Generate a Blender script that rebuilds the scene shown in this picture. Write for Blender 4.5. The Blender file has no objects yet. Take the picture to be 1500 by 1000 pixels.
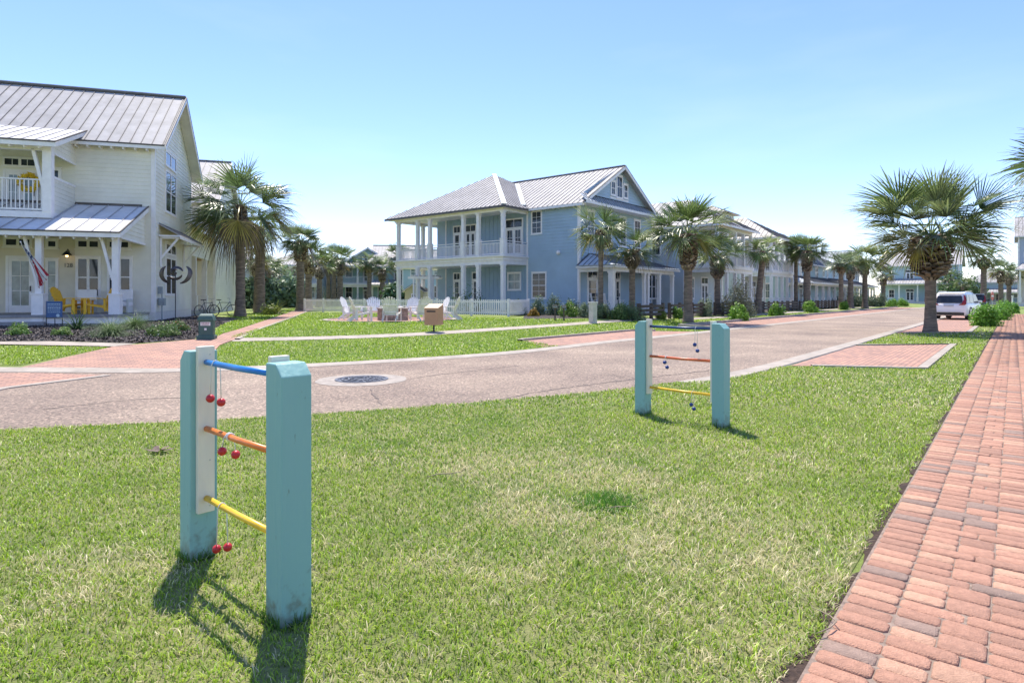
import bpy, bmesh, math, random
import numpy as np
from mathutils import Vector, Matrix
random.seed(7); RNG = np.random.default_rng(7)
R = math.radians
C = bpy.context.scene.collection
# ---------------------------------------------------------------- camera model (metres; camera at the origin, looking along +Y)
F = 895.0; HC = 1.45; HY = 435.0
UX, UY = 0.6347, 0.7727                 # street direction u; v is to its left
ANG_ST = math.atan2(UY, UX)
def st(x, y): return (UX*x + UY*y, -UY*x + UX*y)
def xy(s, t): return (UX*s - UY*t, UY*s + UX*t)
T1, T2, ZR = 13.0, 19.0, 0.30
def HT(x, y):
    t = -UY*x + UX*y
    return ZR*min(1, max(0, (t-T1)/(T2-T1)))
def G(px, py):                           # the ground point seen at a pixel of the photograph
    r = (px-750)/F; k = (py-HY)/F; D = HC/k
    for _ in range(40): D = 0.5*D + 0.5*(HC-HT(r*D, D))/k
    return (r*D, D)
def GD(px, D):                           # ground point at a known distance
    x = (px-750)/F*D; return (x, D)
class Frame:
    def __init__(s, ox, oy, ang): s.o = (ox, oy); s.a = ang; s.c = math.cos(ang); s.s = math.sin(ang)
    def w(s, x, y): return (s.o[0]+s.c*x-s.s*y, s.o[1]+s.s*x+s.c*y)
    def fx(s, px, y):                    # x on plane y=const
        r = (px-750)/F; bx = s.o[0]-s.s*y; by = s.o[1]+s.c*y
        return (r*by-bx)/(s.c-r*s.s)
    def fy(s, px, x):
        r = (px-750)/F; bx = s.o[0]+s.c*x; by = s.o[1]+s.s*x
        return (r*by-bx)/(-s.s-r*s.c)
    def z(s, py, x, y): return HC+(HY-py)/F*s.w(x, y)[1]
# ---------------------------------------------------------------- materials
MATS = {}
def mat(name, col, rough=0.6, var=0.08, scale=6.0, bump=0.0, bscale=40.0, metal=0.0, spec=0.5, stretch=(1,1,1), attr=False, trans=0.0, col2=None, detail=6):
    if name in MATS: return MATS[name]
    m = bpy.data.materials.new(name); m.use_nodes = True; nt = m.node_tree; N = nt.nodes; L = nt.links
    b = N['Principled BSDF']; b.inputs['Roughness'].default_value = rough; b.inputs['Metallic'].default_value = metal
    b.inputs['Specular IOR Level'].default_value = spec
    tc = N.new('ShaderNodeTexCoord'); mp = N.new('ShaderNodeMapping'); mp.inputs['Scale'].default_value = stretch
    L.new(tc.outputs['Object'], mp.inputs[0])
    nz = N.new('ShaderNodeTexNoise'); nz.inputs['Scale'].default_value = scale; nz.inputs['Detail'].default_value = detail; nz.inputs['Roughness'].default_value = .65
    L.new(mp.outputs[0], nz.inputs['Vector'])
    mx = N.new('ShaderNodeMix'); mx.data_type = 'RGBA'
    c = Vector(col); c2 = Vector(col2) if col2 else None
    if c2: mx.inputs[6].default_value = (*c, 1); mx.inputs[7].default_value = (*c2, 1)
    else: mx.inputs[6].default_value = (*(c*(1-var*2)), 1); mx.inputs[7].default_value = (*(c*(1+var*2)), 1)
    rp = N.new('ShaderNodeMapRange'); rp.inputs[1].default_value = .3; rp.inputs[2].default_value = .7
    L.new(nz.outputs['Fac'], rp.inputs[0]); L.new(rp.outputs[0], mx.inputs[0])
    out = mx.outputs[2]
    if attr:
        at = N.new('ShaderNodeAttribute'); at.attribute_name = 'col'
        mm = N.new('ShaderNodeMix'); mm.data_type = 'RGBA'; mm.blend_type = 'MULTIPLY'; mm.inputs[0].default_value = 1
        L.new(out, mm.inputs[6]); L.new(at.outputs['Color'], mm.inputs[7]); out = mm.outputs[2]
    L.new(out, b.inputs['Base Color'])
    if bump > 0:
        n2 = N.new('ShaderNodeTexNoise'); n2.inputs['Scale'].default_value = bscale; n2.inputs['Detail'].default_value = 4
        L.new(mp.outputs[0], n2.inputs['Vector'])
        bp = N.new('ShaderNodeBump'); bp.inputs['Strength'].default_value = bump; bp.inputs['Distance'].default_value = .02
        L.new(n2.outputs['Fac'], bp.inputs['Height']); L.new(bp.outputs[0], b.inputs['Normal'])
    if trans > 0:
        tr = N.new('ShaderNodeBsdfTranslucent'); L.new(out, tr.inputs['Color'])
        ms = N.new('ShaderNodeMixShader'); ms.inputs[0].default_value = trans
        L.new(b.outputs[0], ms.inputs[1]); L.new(tr.outputs[0], ms.inputs[2]); L.new(ms.outputs[0], N['Material Output'].inputs['Surface'])
    MATS[name] = m; return m
def nodes(m): return m.node_tree.nodes, m.node_tree.links, m.node_tree.nodes['Principled BSDF']
def glass(name, col, rough=.06):
    m = mat(name, col, rough, .25, 1.3, 0, spec=.5); N, L, b = nodes(m); b.inputs['IOR'].default_value = 1.5
    n2 = N.new('ShaderNodeTexNoise'); n2.inputs['Scale'].default_value = .8
    bp = N.new('ShaderNodeBump'); bp.inputs['Strength'].default_value = .05; bp.inputs['Distance'].default_value = .05
    L.new(n2.outputs['Fac'], bp.inputs['Height']); L.new(bp.outputs[0], b.inputs['Normal']); return m
# ---------------------------------------------------------------- mesh builder
class MB:
    def __init__(s): s.v = []; s.f = []; s.m = []; s.c = []; s.mi = 0; s.col = (1, 1, 1)
    def face(s, pts):
        n = len(s.v); s.v += [tuple(p) for p in pts]; s.f.append(tuple(range(n, n+len(pts)))); s.m.append(s.mi); s.c.append(s.col)
    def add(s, vs, fs):
        n = len(s.v); s.v += [tuple(p) for p in vs]
        for f in fs: s.f.append(tuple(i+n for i in f)); s.m.append(s.mi); s.c.append(s.col)
    def box(s, x0, x1, y0, y1, z0, z1, M=None):
        vs = [(x, y, z) for z in (z0, z1) for y in (y0, y1) for x in (x0, x1)]
        if M: vs = [M @ Vector(p) for p in vs]
        s.add(vs, [(0, 2, 3, 1), (4, 5, 7, 6), (0, 1, 5, 4), (2, 6, 7, 3), (0, 4, 6, 2), (1, 3, 7, 5)])
    def cbox(s, c, d, M=None): s.box(c[0]-d[0]/2, c[0]+d[0]/2, c[1]-d[1]/2, c[1]+d[1]/2, c[2]-d[2]/2, c[2]+d[2]/2, M)
    def bar(s, p, q, w, h, up=(0, 0, 1)):     # a box along p->q, w across, h along up
        p = Vector(p); q = Vector(q); d = (q-p).normalized(); a = d.cross(Vector(up))
        if a.length < 1e-4: a = d.cross(Vector((0, 1, 0)))
        a.normalize(); n = a.cross(d)
        a = a*w/2; n = n*h/2
        vs = [p-a-n, p+a-n, p+a+n, p-a+n, q-a-n, q+a-n, q+a+n, q-a+n]
        s.add(vs, [(3, 2, 1, 0), (4, 5, 6, 7), (0, 1, 5, 4), (1, 2, 6, 5), (2, 3, 7, 6), (3, 0, 4, 7)])
    def tube(s, pts, rad, n=8, cap=True):
        pts = [Vector(p) for p in pts]; k = len(pts)
        if not hasattr(rad, '__len__'): rad = [rad]*k
        vs = []; ref = None
        for i, p in enumerate(pts):
            d = (pts[min(i+1, k-1)]-pts[max(i-1, 0)]).normalized()
            if ref is None: ref = Vector((1, 0, 0)) if abs(d.x) < .9 else Vector((0, 1, 0))
            a = (ref - d*ref.dot(d)).normalized(); b = d.cross(a); ref = a
            for j in range(n):
                t = 2*math.pi*j/n; vs.append(p+(a*math.cos(t)+b*math.sin(t))*rad[i])
        fs = [(i*n+j, i*n+(j+1) % n, (i+1)*n+(j+1) % n, (i+1)*n+j) for i in range(k-1) for j in range(n)]
        if cap: fs += [tuple(range(n-1, -1, -1)), tuple(range((k-1)*n, k*n))]
        s.add(vs, fs)
    def sphere(s, c, r, n=12, m=8, sc=(1, 1, 1)):
        vs = []; c = Vector(c)
        for i in range(m+1):
            ph = math.pi*i/m
            for j in range(n):
                th = 2*math.pi*j/n
                vs.append((c.x+r*sc[0]*math.sin(ph)*math.cos(th), c.y+r*sc[1]*math.sin(ph)*math.sin(th), c.z+r*sc[2]*math.cos(ph)))
        s.add(vs, [(i*n+j, (i+1)*n+j, (i+1)*n+(j+1) % n, i*n+(j+1) % n) for i in range(m) for j in range(n)])
    def prism(s, poly, off):                 # planar polygon extruded by vector off
        k = len(poly); off = Vector(off); a = [Vector(p) for p in poly]
        s.add(a+[p+off for p in a], [tuple(range(k-1, -1, -1)), tuple(range(k, 2*k))]+[(i, (i+1) % k, (i+1) % k+k, i+k) for i in range(k)])
    def build(s, name, mats, parent=None, smooth=False, loc=None, bevel=0, rotz=0, fixn=True):
        me = bpy.data.meshes.new(name); me.from_pydata(s.v, [], s.f)
        if not isinstance(mats, (list, tuple)): mats = [mats]
        for m in mats: me.materials.append(m)
        if len(mats) > 1: me.polygons.foreach_set('material_index', s.m)
        if any(c != (1, 1, 1) for c in s.c):
            ca = me.color_attributes.new('col', 'FLOAT_COLOR', 'CORNER'); arr = []
            for f, c in zip(s.f, s.c): arr += list((*c, 1))*len(f)
            ca.data.foreach_set('color', arr)
        if fixn:
            bm = bmesh.new(); bm.from_mesh(me); bmesh.ops.recalc_face_normals(bm, faces=bm.faces); bm.to_mesh(me); bm.free()
        if smooth: me.polygons.foreach_set('use_smooth', [True]*len(me.polygons))
        o = bpy.data.objects.new(name, me); C.objects.link(o)
        if parent: o.parent = parent
        if loc: o.location = loc
        o.rotation_euler.z = rotz
        if bevel:
            md = o.modifiers.new('bevel', 'BEVEL'); md.width = bevel; md.segments = 2; md.limit_method = 'ANGLE'
        return o
def fastmesh(name, V, Fq, mats, parent=None, cols=None, smooth=False, nside=4):
    """V: (n,3) array, Fq: (m,nside) int array, cols: (n,3) per vertex"""
    me = bpy.data.meshes.new(name); m = len(Fq)
    me.vertices.add(len(V)); me.vertices.foreach_set('co', np.asarray(V, np.float32).ravel())
    me.loops.add(m*nside); me.loops.foreach_set('vertex_index', np.asarray(Fq, np.int32).ravel())
    me.polygons.add(m); me.polygons.foreach_set('loop_start', np.arange(0, m*nside, nside, dtype=np.int32))
    me.update(calc_edges=True)
    if smooth: me.polygons.foreach_set('use_smooth', [True]*m)
    if cols is not None:
        ca = me.color_attributes.new('col', 'FLOAT_COLOR', 'POINT')
        ca.data.foreach_set('color', np.concatenate([cols, np.ones((len(cols), 1))], 1).astype(np.float32).ravel())
    if not isinstance(mats, (list, tuple)): mats = [mats]
    for mm in mats: me.materials.append(mm)
    o = bpy.data.objects.new(name, me); C.objects.link(o)
    if parent: o.parent = parent
    return o
def tag(o, label=None, cat=None, group=None, kind=None):
    if label: o['label'] = label
    if cat: o['category'] = cat
    if group: o['group'] = group
    if kind: o['kind'] = kind
    return o
def thing(name, label, cat, loc=(0, 0, 0), rotz=0, group=None):
    o = bpy.data.objects.new(name, None); C.objects.link(o); o.empty_display_size = .3
    o.location = loc; o.rotation_euler = (0, 0, rotz); return tag(o, label, cat, group)
KIDS = {}
def copy_tree(root, loc, rotz=0, label=None, scale=None, parent=None, group=None):
    c = root.copy(); C.objects.link(c)
    if parent: c.parent = parent
    else:
        c.location = loc; c.rotation_euler = (0, 0, rotz)
        if scale: c.scale = (scale,)*3 if not hasattr(scale, '__len__') else scale
    if label: c['label'] = label
    if group: c['group'] = group
    for ch in [o for o in C.objects if o.parent == root]: copy_tree(ch, None, parent=c)
    return c
def gz(x, y, dz=0): return (x, y, HT(x, y)+dz)
# ---------------------------------------------------------------- materials used
M = dict(
 white=mat('white_paint', (.83, .79, .775), .5, .04, 3, .05),
 trim=mat('trim_paint', (.73, .69, .66), .5, .04, 3, .05),
 cream=mat('cream_siding', (.78, .74, .635), .6, .05, .7, .05),
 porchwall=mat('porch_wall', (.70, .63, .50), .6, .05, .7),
 blue=mat('blue_siding', (.36, .475, .575), .6, .05, .6, .05),
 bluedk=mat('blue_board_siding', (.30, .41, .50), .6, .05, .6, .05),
 grayblue=mat('gray_blue_siding', (.50, .56, .59), .6, .05, .6),
 sage=mat('sage_siding', (.60, .62, .56), .6, .05, .6),
 teal=mat('teal_siding', (.32, .48, .45), .6, .05, .6),
 aqua=mat('aqua_siding', (.44, .57, .61), .6, .05, .6),
 slate=mat('slate_gray_siding', (.38, .43, .51), .6, .05, .6),
 offwhite=mat('off_white_siding', (.62, .62, .58), .6, .05, .6),
 roof=mat('galvanised_roof', (.38, .365, .36), .62, .10, 1.2, .04, 6, metal=.0, spec=.25),
 rooft=mat('warm_metal_roof', (.50, .45, .39), .62, .08, 1.2, .04, 6, spec=.25),
 roofb=mat('blue_gray_metal_roof', (.46, .50, .53), .62, .08, 1.2, .04, 6, spec=.25),
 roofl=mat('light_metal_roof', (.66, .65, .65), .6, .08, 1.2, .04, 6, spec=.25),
 seam=mat('roof_seam', (.13, .125, .13), .6, .08, 1.2),
 fascia=mat('dark_fascia', (.10, .085, .075), .5, .1, 3),
 soffit=mat('soffit_boards', (.64, .61, .55), .6, .05, 2),
 glassd=glass('window_glass_dark', (.035, .045, .055)),
 glassl=glass('window_glass_curtained', (.20, .25, .26), .12),
 deck=mat('deck_boards', (.27, .26, .26), .7, .1, 5),
 conc=mat('concrete', (.36, .31, .255), .8, .12, 2.5, .25, 60),
 concd=mat('weathered_concrete', (.36, .32, .28), .85, .18, 2.5, .3, 50),
 darkmetal=mat('dark_metal', (.04, .04, .045), .45, .1, 5, metal=.5),
 wood=mat('weathered_wood', (.085, .062, .048), .75, .25, 4, .3, 30, stretch=(1, 1, 8)),
 yellow=mat('yellow_plastic', (.90, .50, .02), .45, .05, 3),
 tan=mat('tan_plastic', (.66, .62, .50), .5, .04, 3),
 leafp=mat('palm_leaf', (.95, 1, .9), .36, .14, 3, 0, attr=True, trans=.33, spec=.8),
 leafs=mat('shrub_leaf', (.95, 1, .9), .5, .12, 3, 0, attr=True, trans=.35),
 grassb=mat('grass_blades', (1, 1, 1), .45, .05, 3, 0, attr=True, trans=.35, spec=.55),
 trunk=mat('palm_bark', (.21, .16, .12), .9, .3, 2.5, .9, 14, stretch=(1, 1, 5)),
 boots=mat('palm_boots', (1, 1, 1), .85, .22, 5, .5, 25, attr=True),
 stem=mat('shrub_stem', (.12, .09, .06), .9, .2, 6),
)
# ================================================================ THE GROUND
def sheet(name, pts, m, dz, kind='structure', label=None, extra=None):
    bm = bmesh.new(); bm.faces.new([bm.verts.new((x, y, 0)) for x, y in pts])
    for T in (T1, T2):
        x, y = xy(0, T)
        bmesh.ops.bisect_plane(bm, geom=bm.verts[:]+bm.edges[:]+bm.faces[:], plane_co=(x, y, 0), plane_no=(-UY, UX, 0))
    bmesh.ops.triangulate(bm, faces=bm.faces[:])
    for v in bm.verts: v.co.z = HT(v.co.x, v.co.y)+dz
    bmesh.ops.recalc_face_normals(bm, faces=bm.faces)
    for f in bm.faces:
        if f.normal.z < 0: f.normal_flip()
    me = bpy.data.meshes.new(name); bm.to_mesh(me); bm.free(); me.materials.append(m)
    o = bpy.data.objects.new(name, me); C.objects.link(o); return tag(o, label, kind=kind)
def strip_poly(line, w):                   # polygon of a polyline widened by w to its left
    out = []
    for i, p in enumerate(line):
        a = line[max(i-1, 0)]; b = line[min(i+1, len(line)-1)]
        d = Vector((b[0]-a[0], b[1]-a[1])).normalized(); out.append((p[0]-d.y*w, p[1]+d.x*w))
    return out
def resample(line, step):
    out = [line[0]]
    for a, b in zip(line, line[1:]):
        L = math.dist(a, b); n = max(1, int(L/step))
        out += [(a[0]+(b[0]-a[0])*k/n, a[1]+(b[1]-a[1])*k/n) for k in range(1, n+1)]
    return out
def smooth_line(line, it=2):
    for _ in range(it):
        new = [line[0]]
        for a, b in zip(line, line[1:]): new += [(a[0]*.75+b[0]*.25, a[1]*.75+b[1]*.25), (a[0]*.25+b[0]*.75, a[1]*.25+b[1]*.75)]
        line = new+[line[-1]]
    return line
def kerb(name, line, prof, m, label=None):  # sweep profile [(offset to left, height)] along the line, draped
    mb = MB(); rows = []
    for i, p in enumerate(line):
        a = line[max(i-1, 0)]; b = line[min(i+1, len(line)-1)]
        d = Vector((b[0]-a[0], b[1]-a[1])).normalized()
        rows.append([gz(p[0]-d.y*o, p[1]+d.x*o, h*(min(1, .1+i/14) if name == 'near_kerb' else 1)) for o, h in prof])
    k = len(prof); vs = [q for r in rows for q in r]
    mb.add(vs, [(i*k+j, i*k+j+1, (i+1)*k+j+1, (i+1)*k+j) for i in range(len(rows)-1) for j in range(k-1)])
    return tag(mb.build(name, m, fixn=True), label, kind='structure')

# --- materials
def grass_floor():
    m = mat('lawn_soil', (.09, .14, .02), .95, 0, 1.2, .8, 120, col2=(.30, .28, .12), detail=10)
    N, L, b = nodes(m); return m
def far_grass():
    m = mat('lawn_turf', (.145, .20, .035), .9, 0, 1.2, .8, 90, col2=(.23, .28, .06), detail=12); return m
def road_mat():
    m = mat('road_aggregate', (.285, .215, .165), .9, 0, .35, .5, 220, col2=(.345, .27, .21), detail=8)
    N, L, b = nodes(m)
    src = b.inputs['Base Color'].links[0].from_socket
    tc = N.new('ShaderNodeTexCoord')
    vo = N.new('ShaderNodeTexVoronoi'); vo.inputs['Scale'].default_value = 42; L.new(tc.outputs['Object'], vo.inputs['Vector'])
    hs = N.new('ShaderNodeSeparateColor'); L.new(vo.outputs['Color'], hs.inputs[0])
    cr = N.new('ShaderNodeValToRGB'); L.new(hs.outputs[0], cr.inputs[0]); e = cr.color_ramp.elements
    e[0].position = 0; e[0].color = (.45, .42, .42, 1); e[1].position = 1; e[1].color = (1.9, 1.8, 1.75, 1)
    a = cr.color_ramp.elements.new(.25); a.color = (.8, .8, .8, 1); a = cr.color_ramp.elements.new(.85); a.color = (1.1, 1.08, 1.05, 1)
    mx = N.new('ShaderNodeMix'); mx.data_type = 'RGBA'; mx.blend_type = 'MULTIPLY'; mx.inputs[0].default_value = 1
    L.new(src, mx.inputs[6]); L.new(cr.outputs[0], mx.inputs[7])
    n2 = N.new('ShaderNodeTexNoise'); n2.inputs['Scale'].default_value = .35; n2.inputs['Detail'].default_value = 5; L.new(tc.outputs['Object'], n2.inputs['Vector'])
    c2 = N.new('ShaderNodeValToRGB'); L.new(n2.outputs['Fac'], c2.inputs[0]); e = c2.color_ramp.elements
    e[0].position = .32; e[0].color = (.74, .74, .77, 1); e[1].position = .66; e[1].color = (1.08, 1.08, 1.06, 1)
    m2 = N.new('ShaderNodeMix'); m2.data_type = 'RGBA'; m2.blend_type = 'MULTIPLY'; m2.inputs[0].default_value = 1
    L.new(mx.outputs[2], m2.inputs[6]); L.new(c2.outputs[0], m2.inputs[7]); L.new(m2.outputs[2], b.inputs['Base Color'])
    return m
def brick_mat(name, rot=0.0):
    m = mat(name, (.5, .2, .13), .85, 0, 3); N, L, b = nodes(m)
    tc = N.new('ShaderNodeTexCoord'); mp = N.new('ShaderNodeMapping'); mp.inputs['Rotation'].default_value = (0, 0, rot)
    L.new(tc.outputs['Object'], mp.inputs[0])
    br = N.new('ShaderNodeTexBrick'); L.new(mp.outputs[0], br.inputs['Vector'])
    br.inputs['Scale'].default_value = 1; br.inputs['Brick Width'].default_value = .22; br.inputs['Row Height'].default_value = .11
    br.inputs['Mortar Size'].default_value = .009; br.inputs['Mortar Smooth'].default_value = .3
    br.inputs['Color1'].default_value = (.50, .275, .19, 1); br.inputs['Color2'].default_value = (.34, .20, .155, 1); br.inputs['Mortar'].default_value = (.15, .10, .08, 1)
    nz = N.new('ShaderNodeTexNoise'); nz.inputs['Scale'].default_value = .9; nz.inputs['Detail'].default_value = 9; nz.inputs['Roughness'].default_value = .7
    L.new(tc.outputs['Object'], nz.inputs['Vector'])
    cr = N.new('ShaderNodeValToRGB'); L.new(nz.outputs['Fac'], cr.inputs[0]); e = cr.color_ramp.elements
    e[0].position = .3; e[0].color = (.78, .8, .82, 1); e[1].position = .7; e[1].color = (1.15, 1.12, 1.1, 1)
    mx = N.new('ShaderNodeMix'); mx.data_type = 'RGBA'; mx.blend_type = 'MULTIPLY'; mx.inputs[0].default_value = 1
    L.new(br.outputs['Color'], mx.inputs[6]); L.new(cr.outputs[0], mx.inputs[7]); L.new(mx.outputs[2], b.inputs['Base Color'])
    bp = N.new('ShaderNodeBump'); bp.invert = True; bp.inputs['Strength'].default_value = .5; bp.inputs['Distance'].default_value = .006
    L.new(br.outputs['Fac'], bp.inputs['Height']); L.new(bp.outputs[0], b.inputs['Normal']); return m
M['soil'] = grass_floor(); M['turf'] = far_grass(); M['road'] = road_mat(); M['brick'] = brick_mat('paver_bricks', -ANG_ST)
M['brick2'] = brick_mat('path_bricks', -R(16.9)); M['mulch'] = mat('dark_mulch', (.018, .013, .012), .95, .3, 9, 1.0, 40, col2=(.085, .07, .065), detail=12)
M['dirt'] = mat('edge_soil', (.05, .03, .02), .95, .3, 30, .8, 60)

# --- base sheet to the horizon
mb = MB()
for t0, t1 in ((-900, T1), (T1, T2), (T2, 900)):
    q = [xy(-900, t0), xy(900, t0), xy(900, t1), xy(-900, t1)]
    mb.face([gz(x, y) if abs(t) < 500 else (x, y, 0 if t < 0 else ZR) for (x, y), t in zip(q, (t0, t0, t1, t1))])
tag(mb.build('ground', M['turf']), 'grass-covered ground reaching to the horizon', kind='structure')

# --- road outline (near edge: curves away to the left, then straight at t=4; far edge at t=9.5)
near_px = [(-260, 640), (-120, 636), (0, 630), (150, 623), (300, 616), (460, 607), (620, 596), (760, 584), (880, 574), (980, 561)]
near = [G(*p) for p in near_px]+[xy(11.6, 4.15), xy(16, 4.0), xy(60, 4.0), xy(140, 4.0)]
far_px = [(-260, 545), (0, 545), (150, 546), (261, 545), (360, 542), (467, 537), (590, 530), (700, 523), (800, 514)]
far = [G(*p) for p in far_px]+[xy(17, 9.9), xy(22, 9.6), xy(60, 9.4), xy(140, 9.4)]
near = smooth_line(near, 2); far = smooth_line(far, 2)
sheet('road', near+far[::-1], M['road'], .004, label='pinkish exposed aggregate street curving away to the left')
# cracks: thin dark ribbons lying on the street, part of it
def crack(px, w=.012, seed=1):
    rnd = random.Random(seed); pts = resample([G(*p) for p in px], .12); mb = MB(); prev = None
    for i, (x, y) in enumerate(pts):
        x += rnd.uniform(-.03, .03); y += rnd.uniform(-.03, .03); ww = w*rnd.uniform(.4, 1.2)
        a, b = gz(x, y-ww, .0075), gz(x, y+ww, .0075)
        if prev: mb.face([prev[0], a, b, prev[1]])
        prev = (a, b)
    return mb
road = bpy.data.objects['road']; mbk = MB()
for i, pl in enumerate([[(700, 594), (760, 580), (800, 572), (925, 556)], [(925, 556), (905, 551), (887, 546)], [(925, 556), (1040, 543)], [(560, 595), (553, 585), (540, 570)], [(597, 556), (640, 549), (760, 536)], [(60, 600), (200, 585), (270, 583)]]):
    k = crack(pl, .02, i); mbk.add(k.v, k.f)
ck = mbk.build('crack', mat('crack_filler', (.09, .075, .07), .95, .2, 20), road)
# kerb bands
kn = [p for p in near if st(*p)[0] > 9.6]
kerb('near_kerb', kn, [(0, .002), (0, .05), (-.05, .055), (-.38, .06), (-.40, 0)], M['conc'], 'pale concrete kerb between the lawn and the street')
kerb('far_kerb', far, [(0, .004), (.06, .02), (.40, .035), (.42, 0)], M['conc'], 'pale concrete band on the far side of the street')
# --- brick parking bays (near side)
def band(name, line, w, m, h=.03, label=None): return kerb(name, line, [(0, 0), (0, h), (w, h), (w, 0)], m, label)
bay1 = [xy(13.6, 3.62), xy(14.7, 1.52), xy(22.7, 1.52), xy(20.4, 3.62)]
sheet('parking_bay', bay1, M['brick'], .012, label='small pink brick parking bay beside the brick path')
band('bay_kerb', [xy(13.9, 3.3), xy(14.75, 1.5), xy(22.9, 1.5), xy(20.6, 3.6)], -.17, M['conc'], .04, 'concrete edging round the small brick bay')
bay2 = [xy(28.6, 3.62), xy(31, 1.52), xy(62, 1.52), xy(64, 3.62)]
sheet('parking_bay', bay2, M['brick'], .012, label='brick parking bay under the white car')
band('bay_kerb', [xy(28.7, 3.5), xy(31.1, 1.5), xy(62, 1.5)], -.17, M['conc'], .04, 'concrete edging of the bay the white car stands in')
# far side bays
bay3 = [xy(14.2, 10.45), xy(15.8, 12.5), xy(23.4, 12.5), xy(24.6, 10.02)]
sheet('parking_bay', bay3, M['brick'], .012, label='brick parking bay across the street by the lawn')
kerb('bay_kerb', [xy(15.5, 12.3), xy(15.9, 12.5), xy(23.3, 12.5), xy(23.8, 11.7)], [(0, 0), (0, .08), (.16, .08), (.16, 0)], M['conc'], 'raised kerb behind the brick bay across the street')
bay4 = [xy(28.5, 9.86), xy(27.9, 12.5), xy(100, 12.5), xy(100, 9.86)]
sheet('parking_bay', bay4, M['brick'], .012, label='long brick parking strip in front of the row of houses')
kerb('bay_kerb', [xy(26.9, 9.95), xy(27.6, 11.6), xy(28.2, 12.5), xy(100, 12.5)], [(0, 0), (0, .14), (.16, .14), (.16, 0)], M['concd'], 'raised grey kerb along the row of houses')
# left foreground bay on the street
sheet('parking_bay', [G(-200, 612), G(0, 569), G(154, 550), G(60, 547), G(-200, 547)], M['brick2'], .012, label='pink brick strip at the far left of the street')
band('bay_kerb', [G(-200, 612), G(0, 569), G(154, 550)], -.16, M['conc'], .02, 'concrete edging of the brick strip at the far left')
# --- crossing, brick path to the palms, walks
PZ = .02
plz = [G(22, 541), G(120, 519), G(168, 508), G(285, 498), G(317, 494), G(349, 483), G(401, 465.5), G(428, 456.5), G(442, 452), G(463, 452), G(451, 456.5), G(427, 465.5), G(380, 482), G(344, 498), G(322, 506), G(314, 515), G(318, 541)]
sheet('brick_path', plz, M['brick2'], PZ, label='pink brick path leading from the street to the palm row')
band('path_edge', [G(344, 498), G(380, 482), G(427, 465.5), G(449, 456.5)], -.13, M['conc'], .05, 'pale edging along the right side of the pink path')
sheet('sidewalk', [G(-200, 500), G(-200, 505), G(0, 505.5), G(168, 508.5), G(200, 504.5), G(0, 501.5)], M['conc'], .026, label='narrow concrete walk in front of the mulch bed')
walk_t = [(341, 500.5), (480, 497.5), (600, 493), (700, 486.5), (800, 479.5), (876, 473.8), (993, 465.5)]
wl = smooth_line([G(*p) for p in walk_t]+[xy(33, 14.6), xy(60, 14.6), xy(110, 14.6)], 2)
wp = strip_poly(wl, .85)
sheet('sidewalk', wl+wp[::-1], M['conc'], .014, label='pale concrete sidewalk crossing the far lawn')
# --- mulch beds
sheet('mulch_bed', [G(-200, 498), G(0, 500), G(100, 500), G(200, 503), G(285, 497), G(300, 487), G(330, 474), G(352, 467), G(300, 462), G(200, 465), G(-200, 470)], M['mulch'], .010, label='dark mulch bed in front of the cream house')
sheet('mulch_bed', [G(765, 468.5), G(840, 466.5), G(900, 464.5), G(950, 461), G(1000, 458), G(1000, 452), G(840, 452), G(772, 455)], M['mulch'], .010, label='dark mulch bed under the shrubs of the blue house')
sheet('mulch_bed', [xy(36, 16.3), xy(110, 16.3), xy(110, 18.4), xy(36, 18.4)], M['mulch'], .010, label='mulch strip behind the low wooden fences')
# fire pit circle
cx, cy = G(573, 468); FP = (cx, cy)
sheet('brick_patio', [(cx+3.35*math.cos(k*math.pi/24), cy+3.35*math.sin(k*math.pi/24)) for k in range(48)], M['brick2'], .012, label='round pink brick patio under the chairs')
kerb('patio_edge', [(cx+3.35*math.cos(k*math.pi/24), cy+3.35*math.sin(k*math.pi/24)) for k in range(49)], [(0, 0), (0, .04), (.22, .04), (.22, 0)], M['conc'], 'pale ring edging the round brick patio')

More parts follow.
